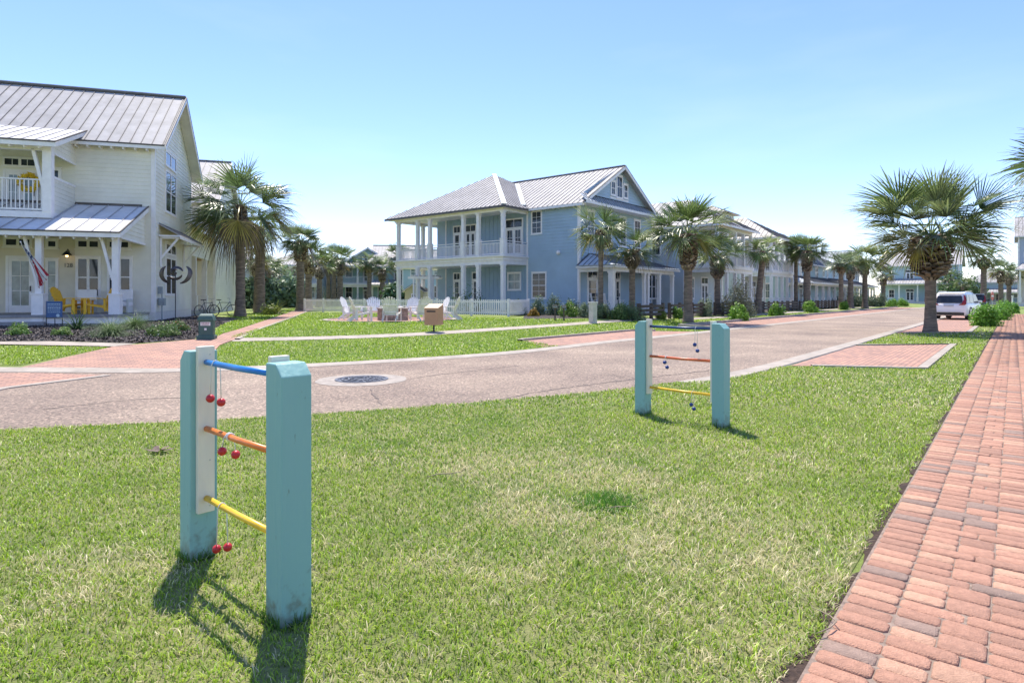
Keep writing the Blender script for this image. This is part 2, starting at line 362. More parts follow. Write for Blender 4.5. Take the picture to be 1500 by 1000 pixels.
# --- the foreground brick sidewalk: every brick modelled
def brick_walk():
    V = []; Fc = []; Cc = []
    rnd = random.Random(3)
    t0 = .61
    def brick(s0, s1, a0, a1):               # s along street, a across from the edge
        nonlocal V, Fc, Cc
        g = .0028; b = .0055; near_ = s0 < 16
        s0 += g; s1 -= g; a0 += g; a1 -= g
        dz = rnd.uniform(-.0035, .0035); dj = rnd.uniform(-.002, .002)
        zt = .034+dz; tx = rnd.uniform(-.002, .002)
        ring0 = [(s0, a0), (s1, a0), (s1, a1), (s0, a1)]
        c = .013 if near_ else 0
        def corner_ring(i, z):
            q = []
            for (sx, ax, ds, da) in ((s0, a0, 1, 1), (s1, a0, -1, 1), (s1, a1, -1, -1), (s0, a1, 1, -1)):
                x0 = sx+ds*i; y0 = ax+da*i
                p1 = (x0, y0+da*c); p2 = (x0+ds*c, y0)
                q += ([p1, p2] if (ds*da > 0) else [p2, p1])
            return [(*xy(p[0], t0-p[1]+dj), z+tx*((p[1]-a0)/(a1-a0))) for p in q]
        n = len(V)
        if near_:
            r1 = corner_ring(0, 0.0); r2 = corner_ring(0, zt-b); r3 = corner_ring(b, zt)
            V += r1+r2+r3
            for k in range(8):
                k2 = (k+1) % 8
                Fc.append((n+k, n+k2, n+8+k2, n+8+k)); Fc.append((n+8+k, n+8+k2, n+16+k2, n+16+k))
            Fc.append((n+16, n+17, n+18, n+19)); Fc.append((n+16, n+19, n+20, n+23)); Fc.append((n+20, n+21, n+22, n+23)); cnt = 24
        else:
            for z in (0, zt-.002):
                V += [(*xy(p[0], t0-p[1]), z) for p in ring0]
            for k in range(4):
                k2 = (k+1) % 4; Fc.append((n+k, n+k2, n+4+k2, n+4+k))
            Fc.append((n+4, n+5, n+6, n+7)); cnt = 8
        h = rnd.random()
        col = Vector((.42, .22, .145))
        if h < .16: col = Vector((.28, .19, .145))
        elif h < .34: col = Vector((.365, .195, .13))
        elif h < .5: col = Vector((.48, .275, .18))
        col = col*rnd.uniform(.88, 1.1); Cc += [tuple(col)]*cnt
    s = 1.4
    while s < 66:
        brick(s, s+.1, 0, .2); s += .1
    s = 1.4; row = 0
    while s < 66:
        # three courses: columns alternate between three thin bricks and two square cobbles
        a = .2; k = 0
        while a < 2.2:
            w = .165
            if (k % 2) == 0:
                for j in range(3): brick(s+.1*j, s+.1*(j+1), a, a+w)
            else:
                brick(s, s+.15, a, a+w); brick(s+.15, s+.3, a, a+w)
            a += w; k += 1
        a = .2; w = .2475
        while a < 2.2:
            e = min(a+w, a+w); brick(s+.3, s+.4, a, e); a = e
        s += .4; row += 1
    V = np.array(V); Cc = np.array(Cc)
    Fc = np.array(Fc)
    return fastmesh('brick_sidewalk', V, Fc, brick_single(), None, Cc)
def brick_single():
    m = mat('walk_brick', (1, 1, 1), .85, .10, 30, .55, 140, attr=True, detail=8)
    N, L, b = nodes(m); src = b.inputs['Base Color'].links[0].from_socket
    tc = N.new('ShaderNodeTexCoord'); vo = N.new('ShaderNodeTexNoise'); vo.inputs['Scale'].default_value = 210; vo.inputs['Detail'].default_value = 3
    L.new(tc.outputs['Object'], vo.inputs['Vector'])
    cr = N.new('ShaderNodeValToRGB'); L.new(vo.outputs['Fac'], cr.inputs[0]); e = cr.color_ramp.elements
    e[0].position = .66; e[0].color = (0, 0, 0, 1); e[1].position = .74; e[1].color = (.55, .55, .55, 1)
    mx = N.new('ShaderNodeMix'); mx.data_type = 'RGBA'; L.new(cr.outputs[0], mx.inputs[0]); L.new(src, mx.inputs[6]); mx.inputs[7].default_value = (.62, .45, .36, 1)
    L.new(mx.outputs[2], b.inputs['Base Color']); return m
tag(brick_walk(), 'red tumbled brick sidewalk running along the street', kind='structure')
sheet('joint_sand', [xy(1.2, .62), xy(66, .62), xy(66, -1.6), xy(1.2, -1.6)], mat('joint_sand', (.24, .18, .14), .95, .2, 30), .027, label='dark sand between the bricks of the sidewalk')
# rough dark soil edge between lawn and bricks
rnd = random.Random(5); mb = MB(); prev = None; s = 1.2
while s < 40:
    w = .03+.05*rnd.random()+.02*math.sin(s*3.1)+.015*math.sin(s*8.3); a = gz(*xy(s, .605), .02); b = gz(*xy(s, .61+w), .006); c = gz(*xy(s, .6), .0)
    if prev: mb.face([prev[0], a, b, prev[1]])
    prev = (a, b); s += .06
tag(mb.build('soil_edge', M['dirt']), 'strip of dark soil between the lawn and the brick sidewalk', kind='structure')

# --- manhole
mx_, my_ = G(530, 556.5); cr = thing('manhole_cover', 'round grey iron manhole cover set in a pale concrete ring in the street', 'manhole cover', (mx_, my_, .004))
mb = MB(); n = 40
mb.add([(math.cos(2*math.pi*k/n)*r*(1+.02*math.sin(5*k)), math.sin(2*math.pi*k/n)*r*(1+.02*math.cos(4*k)), z) for r, z in ((.78, .004), (.46, .012)) for k in range(n)], [(k, (k+1) % n, n+(k+1) % n, n+k) for k in range(n)])
mb.build('concrete_ring', mat('ring_concrete', (.33, .285, .24), .85, .15, 5, .3, 60), cr)
mb = MB(); mb.add([(math.cos(2*math.pi*k/n)*r, math.sin(2*math.pi*k/n)*r, z) for r, z in ((.46, .01), (.455, .022), (.41, .022), (.40, .012), (.0001, .012)) for k in range(n)], [(i*n+k, i*n+(k+1) % n, (i+1)*n+(k+1) % n, (i+1)*n+k) for i in range(4) for k in range(n)])
for r in (.33, .22, .12):
    for k in range(n):
        if k % 8 == 0: continue
        a, b = 2*math.pi*k/n, 2*math.pi*(k+1)/n
        mb.bar((math.cos(a)*r, math.sin(a)*r, .017), (math.cos(b)*r, math.sin(b)*r, .017), .035, .012)
for k in range(8):
    a = math.pi*k/4; mb.bar((math.cos(a)*.08, math.sin(a)*.08, .017), (math.cos(a)*.38, math.sin(a)*.38, .017), .022, .011)
mb.build('iron_lid', mat('cast_iron', (.10, .105, .12), .5, .2, 8, .3, 60, metal=.4), cr)

# --- grass blades
def inpoly(P, poly):
    x, y = P[:, 0], P[:, 1]; ins = np.zeros(len(P), bool); n = len(poly)
    for i in range(n):
        x1, y1 = poly[i]; x2, y2 = poly[(i+1) % n]
        c = ((y1 > y) != (y2 > y)) & (x < (x2-x1)*(y-y1)/(y2-y1+1e-12)+x1); ins ^= c
    return ins
def vnoise(P, sc, seed):
    r = np.random.default_rng(seed); g = r.random((256, 256)); q = P*sc+500; i = np.floor(q).astype(int); f = q-i; f = f*f*(3-2*f)
    a = g[i[:, 0] % 256, i[:, 1] % 256]; b = g[(i[:, 0]+1) % 256, i[:, 1] % 256]; c = g[i[:, 0] % 256, (i[:, 1]+1) % 256]; d = g[(i[:, 0]+1) % 256, (i[:, 1]+1) % 256]
    return (a*(1-f[:, 0])+b*f[:, 0])*(1-f[:, 1])+(c*(1-f[:, 0])+d*f[:, 0])*f[:, 1]
def blades(name, polys, holes, bands, label, dry=1.0):
    VV = []; CC = []
    for (d0, d1, dens, hgt, wid) in bands:
        # sample in the view wedge (a little wider than the picture)
        k = 1.15; area = (d1**2-d0**2)*k*.95
        n = int(area*dens)
        D = np.sqrt(RNG.random(n)*(d1**2-d0**2)+d0**2); X = (RNG.random(n)*2-1)*k*D*.95
        P = np.stack([X, D], 1); m = np.zeros(n, bool)
        for p in polys: m |= inpoly(P, p)
        for p in holes: m &= ~inpoly(P, p)
        P = P[m]; n = len(P)
        if not n: continue
        nz = vnoise(P, .9, 1)*.5+vnoise(P, 2.7, 2)*.3+vnoise(P, 9, 3)*.2
        lush = vnoise(P, .45, 7)
        t = -UY*P[:, 0]+UX*P[:, 1]; z = np.clip((t-T1)/(T2-T1), 0, 1)*ZR
        az = RNG.random(n)*2*np.pi; ca, sa = np.cos(az), np.sin(az)
        h = hgt*(.55+.9*RNG.random(n))*(.75+.5*nz); w = wid*(.6+.8*RNG.random(n))
        lean = h*(.35+1.15*RNG.random(n)**1.2); bz = z+.002
        laz = az+np.pi/2+RNG.normal(0, .5, n); lx, ly = np.cos(laz)*lean, np.sin(laz)*lean
        b0 = np.stack([P[:, 0]-ca*w, P[:, 1]-sa*w, bz], 1); b1 = np.stack([P[:, 0]+ca*w, P[:, 1]+sa*w, bz], 1)
        m0 = np.stack([P[:, 0]-ca*w*.75+lx*.42, P[:, 1]-sa*w*.75+ly*.42, bz+h*.66], 1); m1 = np.stack([P[:, 0]+ca*w*.75+lx*.42, P[:, 1]+sa*w*.75+ly*.42, bz+h*.66], 1)
        tp = np.stack([P[:, 0]+lx, P[:, 1]+ly, bz+h*(.78+.2*RNG.random(n))], 1); tq = tp+np.stack([ca*w*.18, sa*w*.18, 0*w], 1)
        VV.append(np.stack([b0, b1, m1, m0, tq, tp], 1).reshape(-1, 3))
        g = np.array([.25, .40, .018]); y = np.array([.80, .70, .40]); dk = np.array([.10, .25, .012]); br = np.array([.50, .64, .05])
        q = RNG.random(n); drymask = q < dry*(.08+.72*np.clip((nz*.6+.4*vnoise(P, .33, 11)-.475)*5.0, 0, 1)*np.clip((6.5-P[:, 1])/2.2+.35, .2, 1))
        col = g[None]*(.45+1.0*RNG.random((n, 1)))
        lu = np.clip((lush-.45)*3, 0, 1)[:, None]; col = col*(1-lu*.4)+dk[None]*lu*.4
        bl = RNG.random(n) < .22; col[bl] = br*(.8+.4*RNG.random((bl.sum(), 1)))
        col[drymask] = y*(.75+.5*RNG.random((drymask.sum(), 1)))
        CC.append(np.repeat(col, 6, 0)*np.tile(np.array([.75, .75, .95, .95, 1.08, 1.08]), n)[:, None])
    V = np.concatenate(VV); c = np.concatenate(CC); n = len(V)//6; base = np.arange(n)[:, None]*6
    Fq = np.stack([base+np.array([0, 1, 2, 3]), base+np.array([3, 2, 4, 5])], 1).reshape(-1, 4)
    o = fastmesh(name, V, Fq, M['grassb'], None, c, smooth=True); return tag(o, label, 'grass', kind='stuff')
inner = strip_poly(near, -.36)
sa = [p for p in near if st(*p)[0] < 9.6]+[p for p in inner if 10.3 < st(*p)[0] < 13.6]
lawnA = sa+[xy(13.7, 3.3), xy(14.6, 1.36), xy(23.1, 1.36), xy(21.0, 3.6), xy(28.4, 3.62), xy(30.9, 1.36), xy(62, 1.36), xy(62, .63)]+[xy(20-k*.25, .64+.035*math.sin(k*.9)+.03*math.sin(k*2.7+1)) for k in range(76)]+[xy(1.0, .645), xy(-2, .64), xy(-6, 4)]
# soil under the near lawn
lawnS = sa+[xy(13.7, 3.3), xy(14.6, 1.36), xy(23.1, 1.36), xy(21.0, 3.6), xy(28.4, 3.62), xy(30.9, 1.36), xy(62, 1.36), xy(62, .66), xy(-2, .66), xy(-6, 4)]
sheet('lawn', lawnS, M['soil'], .004, label='sunlit lawn in the foreground with dry patches')
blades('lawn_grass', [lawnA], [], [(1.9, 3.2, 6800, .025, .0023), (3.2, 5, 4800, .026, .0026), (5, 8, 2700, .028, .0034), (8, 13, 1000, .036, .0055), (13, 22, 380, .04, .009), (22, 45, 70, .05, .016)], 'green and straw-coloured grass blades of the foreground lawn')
lawnB = [G(380, 482), G(427, 465.5), G(444, 458), G(520, 459), G(640, 463.5), G(745, 466), G(775, 467.5), G(870, 468)]+[p for p in wp if p[1] < 30 and p[0] < 4.2][::-1]
fk = strip_poly(far, .42)
fa = [p for p in fk if 5.9 < st(*p)[0] < 15]
lawnC = [G(316, 521), G(320, 538)]+fa+[xy(15.9, 12.75), xy(23.4, 12.75), xy(25, 10.0), xy(26.6, 10.1), xy(27.6, 12.75), xy(100, 12.75), xy(100, 14.5), xy(33, 14.5), G(993, 467), G(876, 474.6), G(800, 480.4), G(700, 487.4), G(600, 494), G(480, 498.6), G(341, 501.6), G(322, 507)]
lawnD = [G(-200, 507), G(0, 507), G(160, 509.5), G(120, 517), G(28, 535.5), G(-200, 536)]
lawnE = [G(302, 491), G(330, 474), G(352, 467), G(330, 463), G(400, 456), G(440, 450.5), G(401, 465), G(349, 483), G(317, 494)]
hole = [(FP[0]+3.6*math.cos(k*math.pi/12), FP[1]+3.6*math.sin(k*math.pi/12)) for k in range(24)]
for nm, p, lb in (('lawn', lawnB, 'bright green lawn round the brick patio'), ('lawn', lawnC, 'strip of bright lawn along the far side of the street'), ('lawn', lawnD, 'patch of lawn at the far left by the crossing'), ('lawn', lawnE, 'small lawn under the large left palm')):
    sheet(nm, p, M['turf'], .005, label=lb)
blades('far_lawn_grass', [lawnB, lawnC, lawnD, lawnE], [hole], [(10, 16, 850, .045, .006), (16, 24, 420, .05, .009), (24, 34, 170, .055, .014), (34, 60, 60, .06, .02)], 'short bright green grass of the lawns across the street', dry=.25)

# loose bark chips on the beds
def chips(name, polys, label, n0):
    VV = []; P = []
    for pl in polys:
        a = np.array(pl); lo, hi = a.min(0), a.max(0); q = RNG.random((n0, 2))*(hi-lo)+lo; P.append(q[inpoly(q, pl)])
    P = np.concatenate(P); n = len(P); t = -UY*P[:, 0]+UX*P[:, 1]; z = np.clip((t-T1)/(T2-T1), 0, 1)*ZR+.012
    az = RNG.random(n)*6.28; L_ = RNG.uniform(.02, .05, n); W_ = RNG.uniform(.008, .02, n); dx, dy = np.cos(az), np.sin(az); t1, t2 = RNG.normal(0, .018, n), RNG.normal(0, .012, n)
    c = [np.stack([P[:, 0]+sx*dx*L_-sy*dy*W_, P[:, 1]+sx*dy*L_+sy*dx*W_, z+.02+sx*t1+sy*t2], 1) for sx, sy in ((-1, -1), (1, -1), (1, 1), (-1, 1))]
    V = np.stack(c, 1).reshape(-1, 3); col = np.repeat(np.array([.085, .07, .062])*RNG.uniform(.25, 2.4, (n, 1)), 4, 0)
    return tag(fastmesh(name, V, np.arange(4*n).reshape(-1, 4), mat('bark_chip', (1, 1, 1), .9, .1, 20, attr=True), None, col), label, 'mulch', kind='stuff')
chips('mulch_chips', [[G(-60, 499), G(0, 500), G(100, 500), G(200, 503), G(285, 497), G(300, 487), G(330, 474), G(300, 465), G(-60, 473)]], 'dark loose bark chips covering the bed in front of the cream house', 60000)

# thin dark ribbons of uneven width on the street along both kerbs
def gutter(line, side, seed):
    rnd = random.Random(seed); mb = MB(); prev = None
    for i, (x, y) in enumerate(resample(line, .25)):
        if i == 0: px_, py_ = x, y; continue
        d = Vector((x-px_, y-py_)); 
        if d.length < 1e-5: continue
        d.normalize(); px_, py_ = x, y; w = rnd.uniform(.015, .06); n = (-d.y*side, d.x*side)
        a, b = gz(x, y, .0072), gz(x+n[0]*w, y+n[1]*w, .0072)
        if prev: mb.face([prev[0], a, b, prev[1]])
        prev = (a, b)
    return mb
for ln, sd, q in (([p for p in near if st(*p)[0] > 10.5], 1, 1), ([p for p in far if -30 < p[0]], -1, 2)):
    g_ = gutter(ln, sd, q); tag(g_.build('gutter_line', mat('gutter_line', (.10, .08, .065), .95, .3, 12)), 'thin line of dirt along the kerb', kind='structure')
# ================================================================ PALMS
def palm(name, label, H, r, tr, loc, nleaf=38, boots=True, bootr=None, booth=None, seed=0, group=None, lean=(0, 0), dead=.06, droop=1.0, bright=1.0, NL=28, tone=0):
    """H: hub height, r: crown radius, tr: trunk radius"""
    rg = np.random.default_rng(seed+100); rd = random.Random(seed)
    t = thing(name, label, 'palm tree', loc, 0, group)
    if seed >= 5 and seed < 15: r *= 1.13
    booth = booth if booth is not None else r*.55; bootr = bootr or tr*2.0
    # trunk
    def axis(z): k = (z/H); return (lean[0]*k**1.4, lean[1]*k**1.4)
    n = 14; zs = np.linspace(-.1, H, 30); mb = MB(); pts = [(*axis(max(z, 0)), z) for z in zs]
    rad = [tr*(1.0+.45*math.exp(-max(z, 0)*3.2)-.12*z/H+.05*rd.uniform(-1, 1)) for z in zs]
    mb.tube(pts, rad, n)
    for i, v in enumerate(mb.v):
        cx_, cy_ = axis(max(v[2], 0)); k = 1+rd.uniform(-.06, .06); mb.v[i] = (cx_+(v[0]-cx_)*k, cy_+(v[1]-cy_)*k, v[2])
    mb.build('trunk', M['trunk'], t, smooth=True)
    if boots:
        mb = MB(); nr = max(7, int(booth/.105)); per = 11
        for i in range(nr):
            z = H-booth*(i+.0)/nr-.05; k = (i+.5)/nr; rr = rd.uniform(.9, 1.08)*(tr*.95+(bootr-tr)*math.sin(min(1, .28+k*.58)*math.pi)**.8) if i < nr-1 else tr*1.25
            for j in range(per):
                a = 2*math.pi*(j+.5*(i % 2))/per+rd.uniform(-.12, .12); ax_, ay_ = axis(z)
                d = Vector((math.cos(a), math.sin(a), 0)); s_ = Vector((-d.y, d.x, 0)); c0 = Vector((ax_, ay_, z-.14))
                w = 2*math.pi*rr/per*.62; L = rd.uniform(.10, .19)
                p0 = c0+d*(tr*.72); out = rr-tr*.6
                g = rd.uniform(.7, 1.25)*bright; mb.col = rd.choice([(.24*g, .175*g, .125*g), (.13*g, .095*g, .065*g), (.40*g, .32*g, .24*g)])
                A = [p0-s_*w/2, p0+s_*w/2, p0+s_*w*.42+d*out+Vector((0, 0, L)), p0-s_*w*.42+d*out+Vector((0, 0, L))]
                B = [p+Vector((0, 0, -.05))+d*.045 for p in A]
                mb.add(A+B, [(0, 1, 2, 3), (7, 6, 5, 4), (0, 4, 5, 1), (1, 5, 6, 2), (2, 6, 7, 3), (3, 7, 4, 0)])
        mb.build('boots', M['boots'], t)
    # crown: fan leaves on petioles
    VV = []; CC = []; hub = np.array([*axis(H), H-.05])
    for li in range(nleaf):
        u = (li+.5)/nleaf; az = li*2.39996+rg.normal(0, .25)
        el = math.asin(max(-.95, min(.995, .99-1.38*u**1.05*droop)))+rg.normal(0, .14); 
        pl = r*(.34+.20*math.sin(min(1, u*1.1+.05)*math.pi))*rg.uniform(.70, 1.15); fr = r*(.62-.08*u)*rg.uniform(.88, 1.12)
        dh = np.array([math.cos(az), math.sin(az), 0]); up = np.array([0, 0, 1.])
        # petiole (arching)
        P = [hub+dh*tr*.3]; e = el
        ns = 5
        for k in range(ns): P.append(P[-1]+(dh*math.cos(e)+up*math.sin(e))*pl/ns); e -= .075*droop*(1+.6*u)
        side = np.cross(dh, up); P = np.array(P)
        kind = 'g'
        if u > 1-dead: kind = 'd'
        elif u > .75-dead and rg.random() < .10: kind = 'y'
        base = np.array([[.125, .175, .055], [.085, .13, .045], [.20, .24, .11]][rg.integers(0, 3)])*rg.uniform(.75, 1.25)*bright
        if tone: base = base*np.array([.85, .88, 1.1])
        if kind == 'y': base = np.array([.33, .25, .05])*rg.uniform(.7, 1.1)
        if kind == 'd': base = np.array([.17, .125, .085])*rg.uniform(.7, 1.2)
        pw = max(.018, tr*.10)
        nrm0 = np.cross(dh*math.cos(e)+up*math.sin(e), side)
        for k in range(ns):
            a, b = P[k], P[k+1]; w = pw*(1.3-.7*k/ns)
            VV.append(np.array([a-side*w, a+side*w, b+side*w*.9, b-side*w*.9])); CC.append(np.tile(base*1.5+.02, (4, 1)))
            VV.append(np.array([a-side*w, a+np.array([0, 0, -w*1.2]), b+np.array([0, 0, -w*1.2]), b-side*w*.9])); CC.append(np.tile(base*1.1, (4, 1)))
        c = P[-1]; d = dh*math.cos(e)+up*math.sin(e); nrm = np.cross(side, d); 
        roll = rg.normal(0, .35); s2 = side*math.cos(roll)+nrm*math.sin(roll); n2 = np.cross(s2, d)
        if n2[2] < 0: n2 = -n2
        spread = rg.uniform(1.45, 1.85) if kind == 'g' else 1.3
        fold = rg.uniform(.2, .75)                # the two halves of a costapalmate leaf fold together
        for k in range(NL):
            a = -spread+2*spread*(k+.5)/NL; ca, sa = math.cos(a), math.sin(a)
            ldir = d*ca+s2*sa*math.cos(fold)+n2*abs(sa)*math.sin(fold)*.8; ldir /= np.linalg.norm(ldir)
            wdir = np.cross(ldir, n2); wdir /= np.linalg.norm(wdir)+1e-9
            Lk = fr*(.66+.34*math.cos(a*.62))*rg.uniform(.88, 1.1); start = c-d*0.0
            wi = Lk*.40*(2*spread/NL)*.40
            pl_ = n2*wi*.5*(1 if k % 2 else -1)
            hang = rg.uniform(.04, .30)*(1.7 if kind == 'd' else 1)*(.5+.9*u)*droop
            q0 = start; q1 = start+ldir*Lk*.40; q2 = q1+(ldir*.9+np.array([0, 0, -hang]))*Lk*.36; q3 = q2+(ldir*.75+np.array([0, 0, -hang*2.4]))*Lk*.30
            tw = n2*wi*.5
            VV.append(np.array([q0-wdir*.004, q0+wdir*.004, q1+wdir*wi+pl_, q1-wdir*wi-pl_]))
            VV.append(np.array([q1-wdir*wi-pl_, q1+wdir*wi+pl_, q2+wdir*wi*.72, q2-wdir*wi*.72]))
            VV.append(np.array([q2-wdir*wi*.72, q2+wdir*wi*.72, q3+wdir*wi*.12, q3-wdir*wi*.12]))
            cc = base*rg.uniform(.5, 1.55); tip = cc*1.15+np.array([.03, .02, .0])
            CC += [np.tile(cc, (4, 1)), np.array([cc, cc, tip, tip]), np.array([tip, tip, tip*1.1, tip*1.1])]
    V = np.concatenate(VV); c = np.concatenate(CC); Fq = np.arange(len(V)).reshape(-1, 4)
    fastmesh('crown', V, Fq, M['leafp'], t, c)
    return t
def at_D(px, D): x, y = GD(px, D); return gz(x, y)

palm('palm_tree', 'large palm with a bulging crisscross trunk top between the brick bays', 4.0, 3.15, .21, gz(*G(1363, 487)), nleaf=36, seed=1, bootr=.74, booth=1.75, dead=.0, NL=34, bright=.95, droop=.74)
palm('palm_tree', 'tall bushy palm at the corner of the cream house, nearest of the left palms', 6.5, 3.4, .27, gz(*G(352, 464)), nleaf=38, seed=2, boots=True, bootr=.33, booth=.9, dead=.22, droop=1.35, NL=30, tone=1)
palm('palm_tree', 'second left palm, its crown merging behind the largest left palm', 6.2, 2.4, .34, at_D(381, 44), nleaf=32, seed=3, boots=False, dead=.3, droop=1.2, tone=1)
palm('palm_tree', 'smooth brown-trunked palm where the pink path meets the white fence', 5.9, 2.15, .34, at_D(440, 52), nleaf=36, seed=4, bootr=.5, booth=1.6, dead=.12, tone=1)
palm('palm_tree', 'wide palm whose trunk stands in front of the blue house door and low wooden fence', 4.9, 2.5, .24, at_D(1008, 33.5), nleaf=34, seed=5, bootr=.48, booth=1.9, dead=.03, droop=.95)
palm('palm_tree', 'slim palm before the porch corner of the blue house, left of the other front palms', 5.15, 1.75, .15, at_D(880, 36), nleaf=27, seed=6, bootr=.3, booth=1.1, dead=.03, droop=1.15)
palm('palm_tree', 'short palm with a fat shaggy head standing before the blue house porch windows', 4.1, 1.65, .19, at_D(926, 37), nleaf=24, seed=7, bootr=.46, booth=1.1, dead=.03, droop=1.0)
palm('palm_tree', 'stocky palm behind the big grey-green bush by the row of houses', 4.3, 1.8, .22, at_D(1051, 44), nleaf=24, seed=8, bootr=.5, booth=1.6, dead=.03)
palm('palm_tree', 'leaning palm with a curved reddish trunk in front of the balcony house', 5.0, 1.7, .25, at_D(1110, 49), nleaf=26, seed=9, bootr=.3, booth=.8, dead=.06, droop=1.1, lean=(.5, 0), bright=1.3)
palm('palm_tree', 'thin-trunked palm just right of the tan-roofed balcony house', 6.4, 1.7, .2, at_D(1166, 64), nleaf=28, seed=10, dead=.05, NL=22)
palm('palm_tree', 'thick-trunked palm just right of the thin one near the tan-roofed house', 6.0, 2.0, .34, at_D(1182, 62), nleaf=34, seed=11, bootr=.5, booth=2, dead=.05, NL=22)
small = palm('palm_tree', 'dark drooping palm in the street row below the dormer house', 5.1, 1.65, .25, at_D(1232, 68), nleaf=28, seed=12, dead=.12, NL=22, droop=1.1, tone=1)
palm('palm_tree', 'yellow-tinged palm standing close to the kerb in the street row', 6.0, 2.9, .32, at_D(1267, 76), nleaf=34, seed=13, bootr=.5, booth=1.8, dead=.08, NL=22)
small2 = palm('palm_tree', 'ragged palm behind the kerb bend with brown hanging fronds, over the last low fence', 4.7, 1.9, .3, at_D(1294, 92), nleaf=24, seed=14, bootr=.42, booth=1.5, dead=.2, NL=20, droop=1.0)
# repeats sharing the mesh of the small palm
GP = 'distant palms down the street and beyond the lawn'
for px, D, sc, rz, lb in (
    (1246, 74, 1.05, 1.0, 'bushy palm directly left of the yellow-tinged street palm'),
    (1441, 80, 1.35, 3.0, 'round palm behind the red no-entry sign'),
    (1466, 88, 1.05, 4.1, 'palm in front of the grey house at the right edge'),
    (1392, 120, 1.1, .4, 'far palm directly behind the large right palm trunk'),
    (376, 54, .9, .7, 'palm trunk half hidden at the left side behind the large left palm'),
    (390, 62, 1.0, 5.0, 'palm partly hidden between the left palm trunks'),
    (404, 75, .95, 2.2, 'small dark palm seen through the gap above the hedge'),
    (452, 60, 1.1, 1.3, 'shaggy palm right behind the brown-trunked palm'),
    (468, 72, 1.1, 3.6, 'first palm to the right of the brown-trunked pair'),
    (481, 84, 1.15, 1.9, 'palm second in the row behind the picket fence'),
    (489, 82, 1.25, 4.8, 'dark palm third in the row behind the picket fence'),
    (498, 78, 1.3, 2.9, 'tallest palm at the right end of the cluster behind the picket fence'),
    (541, 82, 1.2, .2, 'rounded palm standing alone in front of the far teal house'),
    (560, 84, 1.2, 5.5, 'palm just right of the lone rounded palm'),
    (583, 90, 1.3, 1.1, 'palm seen behind the left corner column of the blue porch'),
    (603, 95, 1.2, 3.3, 'palm seen through the ground floor porch columns'),
    (1478, 98, 1.1, 1.5, 'palm beside the grey house furthest right'),
    (1412, 112, .8, 1.5, 'little far palm above the roof of the white car')):
    copy_tree(small if int(px) % 2 else small2, at_D(px, D), rz, lb, (sc*(.9+.2*((px*7) % 10)/10), sc, sc*(.88+.22*((px*3) % 10)/10)), group=GP)
small['group'] = GP; small2['group'] = GP
# palm whose crown enters at the right edge
palm('palm_tree', 'palm at the right edge whose fronds hang into view over the brick path', 6.0, 3.0, .22, gz(*GD(1604, 21.5)), nleaf=32, seed=15, bootr=.5, booth=1.4, dead=.1, NL=30, tone=1)

# ================================================================ SHRUBS
def shrub(name, label, cat, loc, rx, ry, rz, leaf=.05, n=2600, col=(.10, .17, .04), col2=None, seed=0, lump=.22, group=None, flow=None, long=1.0):
    rg = np.random.default_rng(seed+500); t = thing(name, label, cat, loc, 0, group)
    # points: several clumps
    nc = 16; cd = rg.normal(0, 1, (nc, 3)); cd /= np.linalg.norm(cd, axis=1)[:, None]; cd[:, 2] = np.abs(cd[:, 2])
    ctr = cd*rg.uniform(.35, .78, (nc, 1)); k = rg.integers(0, nc, n); d = rg.normal(0, 1, (n, 3)); d /= np.linalg.norm(d, axis=1)[:, None]
    rr = .42*rg.random((n, 1))**.35*(1+lump*rg.normal(0, 1, (nc, 1))[k]); P = ctr[k]+d*rr
    P = P*np.array([rx, ry, rz]); P[:, 2] = np.abs(P[:, 2])*1.0+.02
    nrm = d+rg.normal(0, .55, (n, 3)); nrm /= np.linalg.norm(nrm, axis=1)[:, None]
    a = np.cross(nrm, rg.normal(0, 1, (n, 3))); a /= np.linalg.norm(a, axis=1)[:, None]; b = np.cross(nrm, a)
    s = leaf*rg.uniform(.6, 1.3, (n, 1))
    V = np.stack([P-a*s*.5, P-b*s*.0+a*0+b*s*.35*1, P+a*s*.9*long, P-b*s*.35], 1).reshape(-1, 3)
    c1 = np.array(col); c2 = np.array(col2 if col2 else tuple(x*1.7+.01 for x in col)); m = rg.random((n, 1))*.6+.4*(rg.random((nc, 1))[k])
    c = (c1*(1-m)+c2*m)*rg.uniform(.8, 1.2, (n, 1))
    if flow:
        fm = rg.random(n) < flow[0]; c[fm] = np.array(flow[1])*rg.uniform(.8, 1.2, (fm.sum(), 1))
    fastmesh('foliage', V, np.arange(4*n).reshape(-1, 4), M['leafs'], t, np.repeat(c, 4, 0))
    mb = MB()
    for j in range(7):
        e = ctr[j]*np.array([rx, ry, rz]); mb.tube([(e[0]*.05, e[1]*.05, -.05), (e[0]*.45, e[1]*.45, rz*.3), tuple(e)], [.022*max(rz, .4), .016*max(rz, .4), .006], 5)
    mb.build('stem', M['stem'], t); return t
